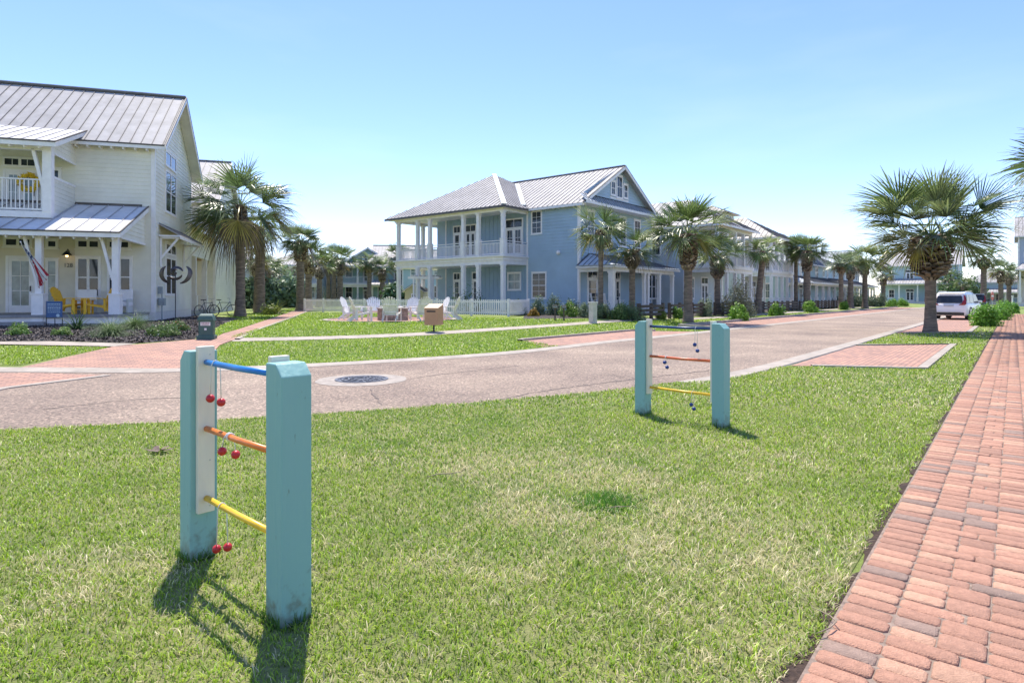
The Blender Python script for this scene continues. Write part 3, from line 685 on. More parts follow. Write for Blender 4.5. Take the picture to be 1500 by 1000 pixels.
def tuft(name, label, loc, n, L, spread, col, w=.006, seed=0, cat='ornamental grass', arch=1.0, group=None):
    rg = np.random.default_rng(seed+900); az = rg.random(n)*2*np.pi; l = L*rg.uniform(.6, 1.1, n); el = 1.45-spread*rg.random(n)**.7; V = []; 
    r0 = .12*L*np.sqrt(rg.random(n)); a0 = rg.random(n)*6.28
    P = np.stack([r0*np.cos(a0), r0*np.sin(a0), 0*r0], 1); side = np.stack([-np.sin(az), np.cos(az), 0*az], 1); rows = [np.stack([P-side*w, P+side*w], 1)]
    K = 4
    for k in range(K):
        d = np.stack([np.cos(az)*np.cos(el), np.sin(az)*np.cos(el), np.sin(el)], 1); P = P+d*(l/K)[:, None]; el = el-arch*(.25+.25*rg.random(n))
        ww = w*(1-.22*(k+1)); rows.append(np.stack([P-side*ww, P+side*ww], 1))
    A = np.stack(rows, 1).reshape(n, -1, 3); nv = A.shape[1]; V = A.reshape(-1, 3); V[:, 2] = np.maximum(V[:, 2], .01)
    q = np.array([[2*k, 2*k+1, 2*k+3, 2*k+2] for k in range(K)]); Fq = (np.arange(n)[:, None, None]*nv+q[None]).reshape(-1, 4)
    c = np.repeat(np.array(col)*rg.uniform(.65, 1.35, (n, 1)), nv, 0)
    o = fastmesh(name, V, Fq, M['leafs'], None, c); o.location = loc; return tag(o, label, cat, group)
# street row
GS = 'rounded shrubs spaced along the kerb'
for i, (px, D, r, lb) in enumerate(((1083, 37, .62, 'bright green mound shrub nearest the far ladder game, first along the kerb'), (1139, 45.5, .55, 'second bright shrub along the kerb, right of the first'), (1187, 55, .60, 'third bright shrub along the far kerb'), (1237, 67, .55, 'fourth kerb shrub, by the dark drooping palm'), (1307, 88, .8, 'low shrub past the kerb bend at the end of the strip'), (1322, 96, .8, 'last small shrub of the strip before the teal house'))):
    shrub('shrub', lb, 'shrub', at_D(px, D), r*1.1, r*1.1, r*1.75, .11, 2600, (.12, .25, .03), (.30, .48, .08), seed=i, group=GS)
# right side by the brick path
for i, (px, py, r, h, lb) in enumerate(((1446, 478, .62, .95, 'bright green bush beside the brick path, largest and nearest of its row'), (1463, 469, .6, .85, 'second bush along the brick path, behind the nearest one'), (1471, 463, .7, .9, 'third bush along the brick path'), (1478, 458.5, .8, .9, 'farthest bush of the row along the brick path'))):
    x, y = G(px, py); shrub('bush', lb, 'bush', gz(x, y), r*1.1, r*1.1, h*1.3, .085, 4200, (.09, .22, .02), (.24, .46, .06), seed=20+i, group='bushes along the brick path')
# before the blue house
for i, (px, D, rx, h, cl, cl2, lf, lb) in enumerate((
    (756, 38, .75, 1.05, (.035, .07, .03), (.09, .15, .06), .09, 'dark shrub rising behind the right end of the picket fence'),
    (789, 38.5, .55, 1.3, (.10, .15, .10), (.22, .28, .18), .07, 'grey-green shrub against the blue wall, right of the fence end'),
    (811, 38.5, .6, 1.35, (.10, .15, .10), (.24, .30, .2), .07, 'grey-green shrub under the lower blue wall window, left of a dark one'),
    (838, 38.5, .6, 1.1, (.05, .08, .05), (.11, .17, .09), .07, 'dark shrub at the corner of the blue house'),
    (781, 36.5, .36, .42, (.30, .12, .02), (.40, .30, .04), .06, 'small orange-tipped shrub by the end of the picket fence'),
    (834, 35, .62, .95, (.10, .19, .03), (.24, .36, .07), .07, 'yellow-green round shrub just left of the white bollard'),
    (856, 35, .55, .9, (.12, .17, .11), (.28, .34, .22), .06, 'silvery shrub touching the white bollard on its left'),
    (884, 34.5, .8, 1.0, (.13, .17, .09), (.28, .33, .18), .06, 'silvery green hedge shrub immediately right of the white bollard'),
    (906, 33.8, .75, 1.05, (.07, .13, .04), (.16, .26, .08), .06, 'dark green shrub in the middle of the hedge before the porch'),
    (926, 33.8, .95, 1.15, (.09, .14, .07), (.20, .28, .14), .06, 'widest shrub at the right end of the hedge before the porch'),
    (969, 36, .35, .7, (.14, .20, .03), (.34, .38, .06), .07, 'yellow-green plant peeking by the first wooden fence section'),
    (993, 37, .42, .75, (.10, .2, .03), (.2, .34, .06), .07, 'light green plant just left of the wide palm trunk'),
    (1032, 41, .65, 1.9, (.13, .17, .11), (.28, .32, .22), .07, 'tall grey-green bush left of the stocky palm'),
    (1082, 42.5, 1.35, 2.5, (.20, .19, .12), (.42, .38, .26), .08, 'large silvery bush with pinkish core beside the low wooden fence'),
    (1247, 83, 2.2, 2.4, (.10, .13, .09), (.2, .25, .17), .14, 'grey-green bush mass by the yellow-tinged palm'),
    (1278, 86, 1.9, 2.2, (.08, .11, .07), (.18, .22, .14), .14, 'grey-green bush right of the yellow-tinged palm'))):
    shrub('shrub', lb, 'shrub', at_D(px, D), rx, rx, h, lf, int(6000 if rx > 1 else 4000 if rx > .7 else 2400), cl, cl2, seed=40+i, group='shrubs in front of the houses')
# climbing / porch plants at the blue porch
for i, (px, D, lb) in enumerate(((668, 41.5, 'loose leafy plant by the left porch door of the blue house'), (684, 41.2, 'loose leafy plant before the second porch column of the blue house'), (700, 41, 'thin leafy plant by the third porch column of the blue house'))):
    shrub('porch_plant', lb, 'plant', at_D(px, D), .55, .4, 2.3-.3*i, .09, 520, (.04, .09, .03), (.10, .17, .07), seed=70+i, lump=.5, group='plants along the blue porch')
# house one garden
gl = [(27, 491.5, .33, .36, (.10, .20, .04), (.24, .36, .1), 'small green clump at the far left of the mulch bed'),
      (90, 492.5, .28, .26, (.12, .2, .05), (.28, .38, .12), 'small pale green clump in the mulch, left of the grass tufts'),
      (240, 493, .50, .46, (.08, .15, .04), (.22, .30, .10), 'leafy green shrub in the mulch near the utility box'),
      (262, 486, .42, .36, (.08, .14, .04), (.2, .27, .1), 'low shrub with reddish flowers behind the leafy one')]
for i, (px, py, r, h, c1, c2, lb) in enumerate(gl):
    shrub('garden_shrub', lb, 'shrub', gz(*G(px, py)), r, r, h, .045, 1800, c1, c2, seed=80+i, group='low shrubs in the mulch bed', flow=(.05, (.5, .12, .10)) if i == 3 else ((.06, (.6, .6, .5)) if i == 2 else None))
tuft('grass_tuft', 'fountain grass tuft in the mulch, nearest and left of two', gz(*G(162, 494)), 900, .95, 1.25, (.17, .24, .11), .007, 1, arch=1.0, group='fountain grass tufts')
tuft('grass_tuft', 'fountain grass tuft behind, close to the porch corner', gz(*G(198, 484)), 900, 1.05, 1.25, (.15, .22, .08), .007, 2, arch=1.0, group='fountain grass tufts')
tuft('agave', 'dark spiky agave-like plant below the yellow porch chairs', gz(*G(112, 484)), 60, .85, 1.2, (.05, .10, .04), .03, 3, cat='agave', arch=.45)
tuft('agave', 'spiky plant with yellow leaves at the foot of the left palms', at_D(404, 41), 160, 1.3, 1.3, (.16, .2, .05), .03, 4, cat='plant', arch=.6)
shrub('shrub', 'green flowering shrub on the left of the pink path by the palms', 'shrub', at_D(396, 39), .7, .7, .8, .09, 1300, (.08, .16, .03), (.3, .3, .06), seed=95)
# far dark trees / hedges
def far_tree(px, D, w, h, lb, seed, col=(.05, .08, .035), name='broadleaf_tree'):
    t = shrub(name, lb, 'tree', at_D(px, D), w, w*.8, h, .38, 4200, tuple(c_*1.6 for c_ in col), (col[0]*3.6, col[1]*3.4, col[2]*3.2), seed=seed, lump=.5, group='dense far trees')
    return t
far_tree(1400, 118, 4.2, 5.0, 'dark rounded tree behind the white car', 110)
far_tree(1378, 126, 3.2, 4.6, 'dark tree just right of the large palm trunk, behind the car', 111)
far_tree(1422, 112, 2.6, 4.0, 'small dark tree right of the rounded one behind the car', 112)
far_tree(372, 62, 2.2, 3.8, 'dark leafy tree behind the left palm trunks', 113, (.05, .075, .05))
far_tree(414, 66, 2.3, 3.6, 'grey-green tree in the gap between the left palms', 114, (.07, .10, .07))
far_tree(432, 72, 2.0, 3.6, 'leafy tree just left of the brown-trunked palm', 115, (.06, .09, .06))
far_tree(575, 66, 1.5, 2.2, 'dark bush by the left corner of the blue porch', 116, (.04, .07, .035), 'bush')
far_tree(1212, 100, 3.5, 5.2, 'dark tree behind the palms under the dormer house', 117)
far_tree(1318, 140, 5, 5.0, 'far tree at the left of the teal house end', 118)
M['chrome'] = mat('bare_steel', (.5, .5, .5), .3, .05, 9, metal=.9)
# ================================================================ LADDER GAMES
def grime(m, c):
    N, L, b = nodes(m); src = b.inputs['Base Color'].links[0].from_socket; tc = N.new('ShaderNodeTexCoord'); sp = N.new('ShaderNodeSeparateXYZ'); L.new(tc.outputs['Object'], sp.inputs[0])
    nz = N.new('ShaderNodeTexNoise'); nz.inputs['Scale'].default_value = 22; nz.inputs['Detail'].default_value = 8; L.new(tc.outputs['Object'], nz.inputs['Vector'])
    a = N.new('ShaderNodeMath'); a.operation = 'MULTIPLY_ADD'; L.new(nz.outputs['Fac'], a.inputs[0]); a.inputs[1].default_value = -.55; L.new(sp.outputs[2], a.inputs[2])
    r = N.new('ShaderNodeMapRange'); r.inputs[1].default_value = -.30; r.inputs[2].default_value = -.12; r.inputs[3].default_value = .75; r.inputs[4].default_value = 0; L.new(a.outputs[0], r.inputs[0])
    n2 = N.new('ShaderNodeTexNoise'); n2.inputs['Scale'].default_value = 38; n2.inputs['Detail'].default_value = 5; mp = N.new('ShaderNodeMapping'); mp.inputs['Scale'].default_value = (1, 1, .3); L.new(tc.outputs['Object'], mp.inputs[0]); L.new(mp.outputs[0], n2.inputs['Vector'])
    r2 = N.new('ShaderNodeMapRange'); r2.inputs[1].default_value = .69; r2.inputs[2].default_value = .75; r2.inputs[4].default_value = .5; L.new(n2.outputs['Fac'], r2.inputs[0])
    mx0 = N.new('ShaderNodeMath'); mx0.operation = 'MAXIMUM'; L.new(r.outputs[0], mx0.inputs[0]); L.new(r2.outputs[0], mx0.inputs[1])
    mx = N.new('ShaderNodeMix'); mx.data_type = 'RGBA'; L.new(mx0.outputs[0], mx.inputs[0]); L.new(src, mx.inputs[6]); mx.inputs[7].default_value = (*c, 1); L.new(mx.outputs[2], b.inputs['Base Color'])
M['teal_paint'] = mat('teal_post_paint', (.245, .465, .435), .5, .07, 1.6, .25, 26, stretch=(1, 1, .12), col2=(.21, .41, .385))
grime(M['teal_paint'], (.12, .11, .07))
M['ivory'] = mat('ivory_board_paint', (.78, .71, .57), .5, .06, 2.5, .15, 40, stretch=(1, 1, .3))
M['blue_rung'] = mat('blue_rung_paint', (.02, .20, .56), .35, .1, 10); M['navy_rung'] = mat('navy_rung_paint', (.015, .05, .16), .35, .1, 10)
M['orange'] = mat('orange_rung_paint', (.72, .20, .035), .35, .12, 8); M['rust'] = mat('red_orange_rung_paint', (.62, .13, .04), .35, .1, 8)
M['yel'] = mat('yellow_rung_paint', (.80, .50, .03), .35, .1, 8); M['redball'] = mat('red_ball', (.52, .02, .025), .4, .1, 12); M['blueball'] = mat('navy_ball', (.02, .05, .22), .4, .1, 12)
M['cord'] = mat('white_cord', (.7, .7, .68), .8, .05, 30)
def ladder_goal(pa, pb, H, fa, label, cols, wdt=.145):
    """pa, pb: post centres; boards sit on the inner faces; fa: yaw of the frame (x from pa to pb)"""
    a = Vector((*pa, 0)); b = Vector((*pb, 0)); mid = (a+b)/2; L = (b-a).length; ang = math.atan2(b.y-a.y, b.x-a.x)
    t = thing('ladder_goal', label, 'ladder game', (mid.x, mid.y, 0), ang, 'ladder toss goals')
    h = wdt/2
    for sx in (-1, 1):
        mb = MB(); x = sx*L/2; o = sx*h
        # post with a chamfered outer top: profile in x-z extruded in y
        pr = [(x-h, -.2), (x+h, -.2), (x+h, H-(.055 if sx > 0 else 0)), (x+h-(.055 if sx > 0 else 0), H), (x-h+(.055 if sx < 0 else 0), H), (x-h, H-(.055 if sx < 0 else 0))]
        q = []
        for p in pr:
            if not q or (abs(q[-1][0]-p[0]) > 1e-5 or abs(q[-1][1]-p[1]) > 1e-5): q.append(p)
        mb.prism([(p[0], -h, p[1]) for p in q], (0, 2*h, 0))
        mb.build('post', M['teal_paint'], t, bevel=.006)
        mb = MB(); xi = x-sx*h; mb.box(min(xi, xi-sx*.034), max(xi, xi-sx*.034), -.045, .045, H-.885, H+.025)
        bd = mb.build('board', M['ivory'], t, bevel=.004)
        for zz_ in (H-.02, H-.24, H-.60, H-.85):
            mb = MB(); xo = xi-sx*.034; mb.tube([(xo+sx*.002, .018, zz_), (xo-sx*.0012, .018, zz_)], .0045, 8); mb.build('screw', M['chrome'], bd)
    for z, c in zip((H-.062, H-.425, H-.805), cols):
        mb = MB(); mb.tube([(-L/2+h+.015, 0, z), (0, 0, z-.004), (L/2-h-.015, 0, z)], .0155, 14); mb.build('rung', M[c], t, smooth=True)
    return t, ang, L
def bola(t, L, ang, x, z0, drop, m, label, gap=.0, wrap=0, side=.02):
    """two balls joined by a cord hung over a rung"""
    o = t.location; c, s = math.cos(ang), math.sin(ang)
    e = thing('bola', label, 'bola', (o.x+c*x, o.y+s*x, z0), ang, 'bolas hanging on the ladder goals')
    d1, d2 = drop; r = .0225
    mb = MB(); pts = [(-gap, -.019, -d1), (-gap*.4, -.019, -.01), (0, -.012, .013), (0, 0, .0185), (0, .012, .013), (gap*.4, .019, -.01), (gap, .019, -d2)]
    mb.tube(pts, .0028, 6)
    for k in range(wrap): mb.tube([(.012*(k+1)+.02*math.cos(q)*.1, .019*math.cos(q), .019*math.sin(q)) for q in [j*math.pi/5 for j in range(11)]], .003, 6)
    mb.build('cord', M['cord'], e, smooth=True)
    for sx, d in ((-1, d1), (1, d2)):
        b = MB(); b.sphere((sx*gap, sx*.019, -d-r*.9), r, 20, 14); b.build('ball', m, e, smooth=True)
    return e
HPOST = 1.155
# near goal: post centres from their base corners
def post_c(px, D): return ((px-750)/F*D, D)
nL, nR = post_c(291, 3.42), post_c(423, 2.755)
tn, an, Ln = ladder_goal(nL, nR, HPOST, 0, 'near ladder toss goal with teal posts and blue, orange and yellow rungs', ('blue_rung', 'orange', 'yel'))
fL, fR = post_c(942, 7.55), post_c(1056, 6.80)
tf, af, Lf = ladder_goal(fL, fR, HPOST, 0, 'far ladder toss goal standing near the street kerb', ('navy_rung', 'rust', 'yel'))
bola(tn, Ln, an, -.275, HPOST-.062, (.165, .185), M['redball'], 'red bola hanging from the blue top rung of the near goal', .022)
bola(tn, Ln, an, -.115, HPOST-.425, (.06, .072), M['redball'], 'red bola wrapped round the orange middle rung of the near goal', .036, 2)
bola(tn, Ln, an, -.195, HPOST-.805, (.205, .195), M['redball'], 'red bola dangling from the yellow bottom rung of the near goal', .022)
bola(tf, Lf, af, .21, HPOST-.062, (.17, .24), M['blueball'], 'navy bola hanging from the dark top rung of the far goal', .006)
bola(tf, Lf, af, -.19, HPOST-.425, (.04, .10), M['blueball'], 'navy bola on the red-orange middle rung of the far goal', .004, 1)
bola(tf, Lf, af, .165, HPOST-.805, (.12, .17), M['blueball'], 'navy bola dangling low from the yellow rung of the far goal', .006)
# blades of taller grass round the post feet
for i, (p, lb) in enumerate(((nL, 'taller grass at the foot of the near goal, left post'), (nR, 'taller grass at the foot of the near goal, right post'), (fL, 'taller grass at the foot of the far goal, left post'), (fR, 'taller grass at the foot of the far goal, right post'))):
    rg = np.random.default_rng(i); n = 130; a = rg.random(n)*6.28; k = np.maximum(abs(np.cos(a)), abs(np.sin(a))); ang = (an if i < 2 else af)
    q = np.stack([np.cos(a)/k*.083, np.sin(a)/k*.083], 1)+rg.normal(0, .008, (n, 2)); X = p[0]+q[:, 0]*math.cos(ang)-q[:, 1]*math.sin(ang); Y = p[1]+q[:, 0]*math.sin(ang)+q[:, 1]*math.cos(ang)
    h = rg.uniform(.03, .085, n); l = rg.normal(0, .02, (n, 2)); w = .0022; z = 0*X
    V = np.stack([np.stack([X-w, Y, z], 1), np.stack([X+w, Y, z], 1), np.stack([X+w*.7+l[:, 0]*.4, Y+l[:, 1]*.4, h*.6], 1), np.stack([X-w*.7+l[:, 0]*.4, Y+l[:, 1]*.4, h*.6], 1), np.stack([X-w*.1+l[:, 0], Y+l[:, 1], h], 1), np.stack([X+w*.1+l[:, 0], Y+l[:, 1], h], 1)], 1).reshape(-1, 3)
    b = np.arange(n)[:, None]*6; Fq = np.stack([b+np.array([0, 1, 2, 3]), b+np.array([3, 2, 5, 4])], 1).reshape(-1, 4)
    c = np.repeat(np.array([.08, .18, .025])*rg.uniform(.6, 1.5, (n, 1)), 6, 0)
    tag(fastmesh('post_grass', V, Fq, M['grassb'], None, c), lb, 'grass', kind='stuff')
# litter
def litter(name, label, cat, px, pts, rad, m):
    x, y = G(*px); mb = MB(); mb.tube(pts, rad, 6); o = mb.build(name, m, smooth=True); o.location = gz(x, y); return tag(o, label, cat)
dry = mat('dry_stalk', (.30, .23, .16), .8, .2, 20)
litter('twig', 'thin dry twig lying on the lawn between the two goals', 'twig', (650, 702), [(-.13, -.03, .03), (-.04, .0, .045), (.05, .01, .045), (.15, .05, .05)], [.003, .004, .0035, .002], dry)
litter('dry_stalk', 'dry curled stalk lying on the brick sidewalk in the bottom right', 'stalk', (1213, 935), [(-.075, -.05, .05), (.0, -.015, .055), (.052, .03, .058), (.055, .09, .052), (.035, .16, .042), (.02, .19, .04)], [.0012, .0035, .003, .0025, .0015, .0012], dry)
litter('twig', 'small pale twig beside the dark green grass clump', 'twig', (905, 752), [(-.08, 0, .04), (.0, .01, .045), (.09, .03, .04)], [.002, .003, .0015], dry)
mb = MB()
for k in range(6):
    a = k*1.05; mb.face([(0, 0, .03), (.10*math.cos(a), .10*math.sin(a), .035+.012*(k % 3)), (.125*math.cos(a+.3), .125*math.sin(a+.3), .05), (.09*math.cos(a+.7), .09*math.sin(a+.7), .035)])
o = mb.build('dead_leaf', mat('dead_leaf', (.15, .10, .08), .8, .25, 20)); o.location = gz(*G(234, 664)); o.scale = (1, .8, 1); tag(o, 'brown dead leaf lying on the lawn left of the near goal', 'leaf')
# greener clump in the lawn
tuft_c = G(888, 738); rg = np.random.default_rng(3); n = 1500; q = rg.normal(0, .17, (n, 2))*np.array([1.2, .9]); X = tuft_c[0]+q[:, 0]; Y = tuft_c[1]+q[:, 1]
h = rg.uniform(.03, .075, n)*np.exp(-(q**2).sum(1)*14); l = rg.normal(0, .025, (n, 2)); w = .0024; z = 0*X
V = np.stack([np.stack([X-w, Y, z], 1), np.stack([X+w, Y, z], 1), np.stack([X+w*.7+l[:, 0]*.4, Y+l[:, 1]*.4, h*.6], 1), np.stack([X-w*.7+l[:, 0]*.4, Y+l[:, 1]*.4, h*.6], 1), np.stack([X-w*.1+l[:, 0], Y+l[:, 1], h], 1), np.stack([X+w*.1+l[:, 0], Y+l[:, 1], h], 1)], 1).reshape(-1, 3)
b = np.arange(n)[:, None]*6; Fq = np.stack([b+np.array([0, 1, 2, 3]), b+np.array([3, 2, 5, 4])], 1).reshape(-1, 4)
tag(fastmesh('grass_clump', V, Fq, M['grassb'], None, np.repeat(np.array([.11, .26, .03])*rg.uniform(.5, 1.5, (n, 1)), 6, 0)), 'darker lush clump of grass in the middle of the lawn', 'grass', kind='stuff')

# ================================================================ ADIRONDACK CHAIRS round the fire pit
def adirondack(name, label, loc, rz, m, group, sc_=1.0):
    t = thing(name, label, 'garden chair', loc, rz, group)   # faces +x
    t.scale = (sc_,)*3
    # back slats fan
    mb = MB(); n = 7; tilt = R(22)
    Mx = Matrix.Translation((-.26, 0, .34)) @ Matrix.Rotation(-tilt, 4, 'Y')
    for k in range(n):
        u = (k-(n-1)/2)/((n-1)/2); L = .74-.13*u*u; a = u*R(7)
        mm = Mx @ Matrix.Translation((0, u*.215, 0)) @ Matrix.Rotation(-a, 4, 'X')
        mb.box(-.009, .009, -.034, .034, -.06, L-.03, mm); mb.tube([mm @ Vector((-.009, 0, L-.032)), mm @ Vector((.009, 0, L-.032))], .034, 10)
    mb.box(-.035, -.0095, -.25, .25, .02, .08, Mx); mb.box(-.035, -.0095, -.30, .30, .36, .41, Mx)
    mb.build('backrest', m, t)
    mb = MB()
    for k in range(6):
        x = -.24+k*.098; z = .285+k*.018; mb.box(x-.043, x+.043, -.265, .265, z-.01, z+.01, Matrix.Identity(4))
    mb.bar((-.27, -.27, .27), (.33, -.27, .375), .02, .07); mb.bar((-.27, .27, .27), (.33, .27, .375), .02, .07)
    mb.build('seat', m, t)
    for s in (-1, 1):
        mb = MB(); mb.bar((-.37, s*.33, .585), (.39, s*.33, .60), .13, .022); mb.build('armrest', m, t)
        mb = MB(); mb.box(.26, .35, s*.295-.012, s*.295+.012, 0, .585); mb.build('leg', m, t)
        mb = MB(); mb.bar((-.58, s*.265, .03), (-.20, s*.265, .31), .024, .09); mb.bar((-.33, s*.30, .10), (-.30, s*.30, .575), .024, .07, (1, 0, 0)); mb.build('leg', m, t)
    return t
M['whitec'] = mat('white_chair_paint', (.86, .84, .80), .5, .04, 3)
M['tanc'] = mat('weathered_cream_chair_paint', (.82, .75, .69), .5, .06, 3)
gch = 'adirondack chairs round the fire pit'
chl = [(203, 1.02, 'c', 'weathered cream adirondack chair at the left end, seen from its side'), (180, .80, 't', 'cream adirondack chair second from left, in front of the leftmost'), (130, 1.0, 'w', 'white adirondack chair facing the camera, left of the fire pit'),
       (268, .95, 't', 'cream adirondack chair with its back to the street, directly before the fire pit'), (65, .9, 'w', 'white adirondack chair facing the camera, right of the fire pit'), (318, .95, 't', 'cream adirondack chair turned toward the pit, left of the trash box'), (25, 1.0, 'w', 'white adirondack chair partly hidden behind the tan trash box'), (348, 1.15, 'c', 'cream adirondack chair at the right end, seen from its side')]
chpx = [(531, 28.6, 25, 'tanc'), (517, 30.6, -8, 'whitec'), (550, 32.4, -65, 'whitec'), (574.5, 28.0, 88, 'tanc'), (598, 32.5, -112, 'whitec'), (616, 28.9, 125, 'tanc'), (641, 31.6, -150, 'whitec'), (656, 30.2, 172, 'tanc')]
for (px, D, rz, m), (_, _, _, lb) in zip(chpx, chl):
    x, y = GD(px, D); adirondack('adirondack_chair', lb, gz(x, y, .014), R(rz), M[m], gch, 1.12)
# fire pit
ft = thing('fire_pit', 'square brown stone fire pit in the middle of the chairs', 'fire pit', gz(*GD(575, 30.4), .014), R(20))
mb = MB(); rnd = random.Random(2)
for r in range(4):
    z = r*.135
    for sd in range(4):
        mm = Matrix.Rotation(sd*math.pi/2, 4, 'Z')
        for k in range(4):
            x0 = -.66+(.0 if r % 2 else -.0)+k*.30; w = .29; mb.mi = 0
            g = rnd.uniform(.75, 1.25); mb.col = (.36*g, .27*g, .21*g)
            mb.box(x0, x0+w, -.66+rnd.uniform(-.01, .01), -.38, z, z+.128, mm)
mb.build('stone_ring', mat('fire_pit_stone', (1, 1, 1), .9, .2, 8, .4, 30, attr=True), ft, bevel=.008)
mb = MB(); 
for sd in range(4): mb.box(-.70, .42, -.70, -.36, .542, .60, Matrix.Rotation(sd*math.pi/2, 4, 'Z'))
mb.build('cap_stone', mat('cap_stone', (.42, .34, .28), .85, .15, 6, .3, 30), ft)
# yellow double chair on the porch is built with house one
# ================================================================ TRASH BOX
tx, ty = G(635.5, 486.5); tb = thing('trash_receptacle', 'tan trash receptacle with slanted top on a thin post, on the lawn by the chairs', 'trash box', gz(tx, ty), R(-14))
mtan = mat('tan_trash_panel', (.50, .26, .14), .55, .05, 3); mdk = M['darkmetal']
mb = MB(); mb.tube([(0, 0, -.1), (0, 0, .34)], .035, 10); mb.build('post', mdk, tb)
mb = MB(); mb.prism([(-.265, -.27, .27), (-.265, .27, .27), (-.265, .27, 1.0), (-.265, -.27, .86)], (.53, 0, 0)); mb.build('body', mtan, tb, bevel=.01)
mb = MB(); mb.prism([(-.275, -.285, .864), (-.275, .28, 1.01), (-.275, .28, 1.035), (-.275, -.285, .889)], (.55, 0, 0)); mb.build('lid', mat('tan_lid', (.62, .42, .26), .5, .05, 3), tb)
mb = MB(); mb.box(-.17, .17, -.274, -.268, .74, .79); mb.tube([(-.262, -.1, .78), (-.272, -.1, .78)], .05, 12); mb.build('opening', mdk, tb)

# ================================================================ UTILITY PEDESTAL
px_, py_ = G(303, 497); up = thing('utility_box', 'green utility pedestal with domed lid and a small white notice by the pink path', 'utility box', gz(px_, py_), R(12))
mg = mat('green_pedestal', (.055, .115, .095), .5, .08, 6)
mb = MB(); mb.box(-.19, .19, -.14, .14, -.05, .56); mb.build('body', mg, up, bevel=.03)
mb = MB(); mb.box(-.235, .235, -.18, .18, .0, .12); mb.build('base', mg, up, bevel=.02)
mb = MB(); mb.tube([(-.215, 0, .56), (.215, 0, .56)], [.175, .175], 20); 
for i, v in enumerate(mb.v): mb.v[i] = (v[0]*(1-.25*max(0, (v[2]-.56)/.175)), v[1]*1.0, max(v[2], .53))
mb.build('lid', mg, up, smooth=False, bevel=.012)
mb = MB(); mb.box(-.13, .13, -.149, -.143, .40, .50); mb.box(-.03, .03, -.149, -.143, .27, .33); mb.build('notice', M['white'], up)
mb = MB()
for k in range(9): mb.box(-.11+k*.024, -.098+k*.024+.004*(k % 3), -.1525, -.150, .455, .48)
for k in range(7): mb.box(-.10+k*.028, -.08+k*.028, -.1525, -.150, .42, .435)
mb.build('lettering', mat('red_print', (.35, .06, .05), .6, .1, 9), up)

# ================================================================ BOLLARD + SMALL PATH LIGHTS
bx, by = G(868.5, 473.5); bo = thing('bollard', 'square white stone bollard beside the sidewalk in front of the hedge', 'bollard', gz(bx, by), R(40))
mb = MB(); mb.box(-.15, .15, -.15, .15, -.1, .98); mb.build('shaft', mat('bollard_stone', (.55, .52, .44), .8, .1, 4, .2, 40), bo, bevel=.015)
mb = MB(); mb.box(-.18, .18, -.18, .18, .98, 1.06); mb.build('cap', mat('bollard_cap', (.60, .58, .52), .8, .1, 4), bo, bevel=.01)
for px, lb in ((813, 'small dark path light on a stake, left of a pair by the mulch'), (826, 'small dark path light on a stake, right of a pair by the mulch')):
    x, y = G(px, 469.5); t = thing('path_light', lb, 'path light', gz(x, y), 0, 'path lights')
    mb = MB(); mb.box(-.035, .035, -.035, .035, -.1, .62); mb.build('post', M['wood'], t)
    mb = MB(); mb.box(-.13, .13, -.1, .1, .62, .78); mb.build('lamp_head', mat('bronze_light', (.10, .08, .06), .5, .1, 9), t, bevel=.02)
    mb = MB(); mb.box(-.11, .11, -.105, -.1005, .66, .73); mb.build('lens', M['glassl'], t)

# ================================================================ NO-ENTRY SIGN
x, y = GD(1453, 62); sg = thing('no_entry_sign', 'round red no-entry sign on a white post by the bushes', 'sign', gz(x, y), R(35))
mb = MB(); mb.box(-.045, .045, -.03, .03, -.1, 1.3); mb.build('post', M['white'], sg)
mb = MB(); mb.tube([(0, -.05, 1.55), (0, -.03, 1.55)], .44, 28); mb.build('disc', mat('sign_red', (.55, .02, .03), .4, .03, 3), sg)
mb = MB(); mb.box(-.32, .32, -.056, -.0505, 1.48, 1.62); mb.build('bar', M['white'], sg)
x, y = GD(1483, 66); t = thing('marker_post', 'plain white marker post beyond the no-entry sign', 'post', gz(x, y), 0); mb = MB(); mb.box(-.05, .05, -.05, .05, -.1, 1.5); mb.build('shaft', M['white'], t); mb = MB(); mb.box(-.07, .07, -.07, .07, 1.5, 1.6); mb.build('cap', M['white'], t)

# ================================================================ PICKET FENCES
def picket(name, label, p, q, h, n=None, group='white picket fences', loc_z=None):
    a = Vector((*p, 0)); b = Vector((*q, 0)); L = (b-a).length; ang = math.atan2(b.y-a.y, b.x-a.x)
    t = thing(name, label, 'fence', (a.x, a.y, HT(a.x, a.y)+.02), ang, group); n = n or int(L/.15)
    mb = MB()
    for k in range(n):
        x = L*(k+.5)/n; dz = HT(*(a+(b-a)*(x/L)).xy)-HT(a.x, a.y); mb.box(x-.04, x+.04, -.03, -.008, .06+dz, h+dz)
    mb.build('picket_panel', M['white'], t)
    dz = HT(b.x, b.y)-HT(a.x, a.y)
    for z in (.2, h-.14): mb = MB(); mb.bar((0, .015, z), (L, .015, z+dz), .04, .08); mb.build('rail', M['white'], t)
    k = max(1, int(L/2.4))
    for i in range(k+1):
        mb = MB(); x = L*i/k; dz = HT(*(a+(b-a)*(i/k)).xy)-HT(a.x, a.y); mb.box(x-.055, x+.055, -.05, .06, -.1+dz, h+.05+dz); mb.build('post', M['white'], t)
    return t
pfc = GD(745, 35.8)
picket('picket_fence', 'long white picket fence running behind the chairs to the palms', GD(446, 47.5), GD(640, 38.6), .98)
picket('picket_fence', 'white picket fence section in front of the blue porch', GD(640, 38.6), pfc, .98)
picket('picket_fence', 'short white picket fence return beside the shrubs of the blue house', pfc, GD(774.5, 38.2), .98)
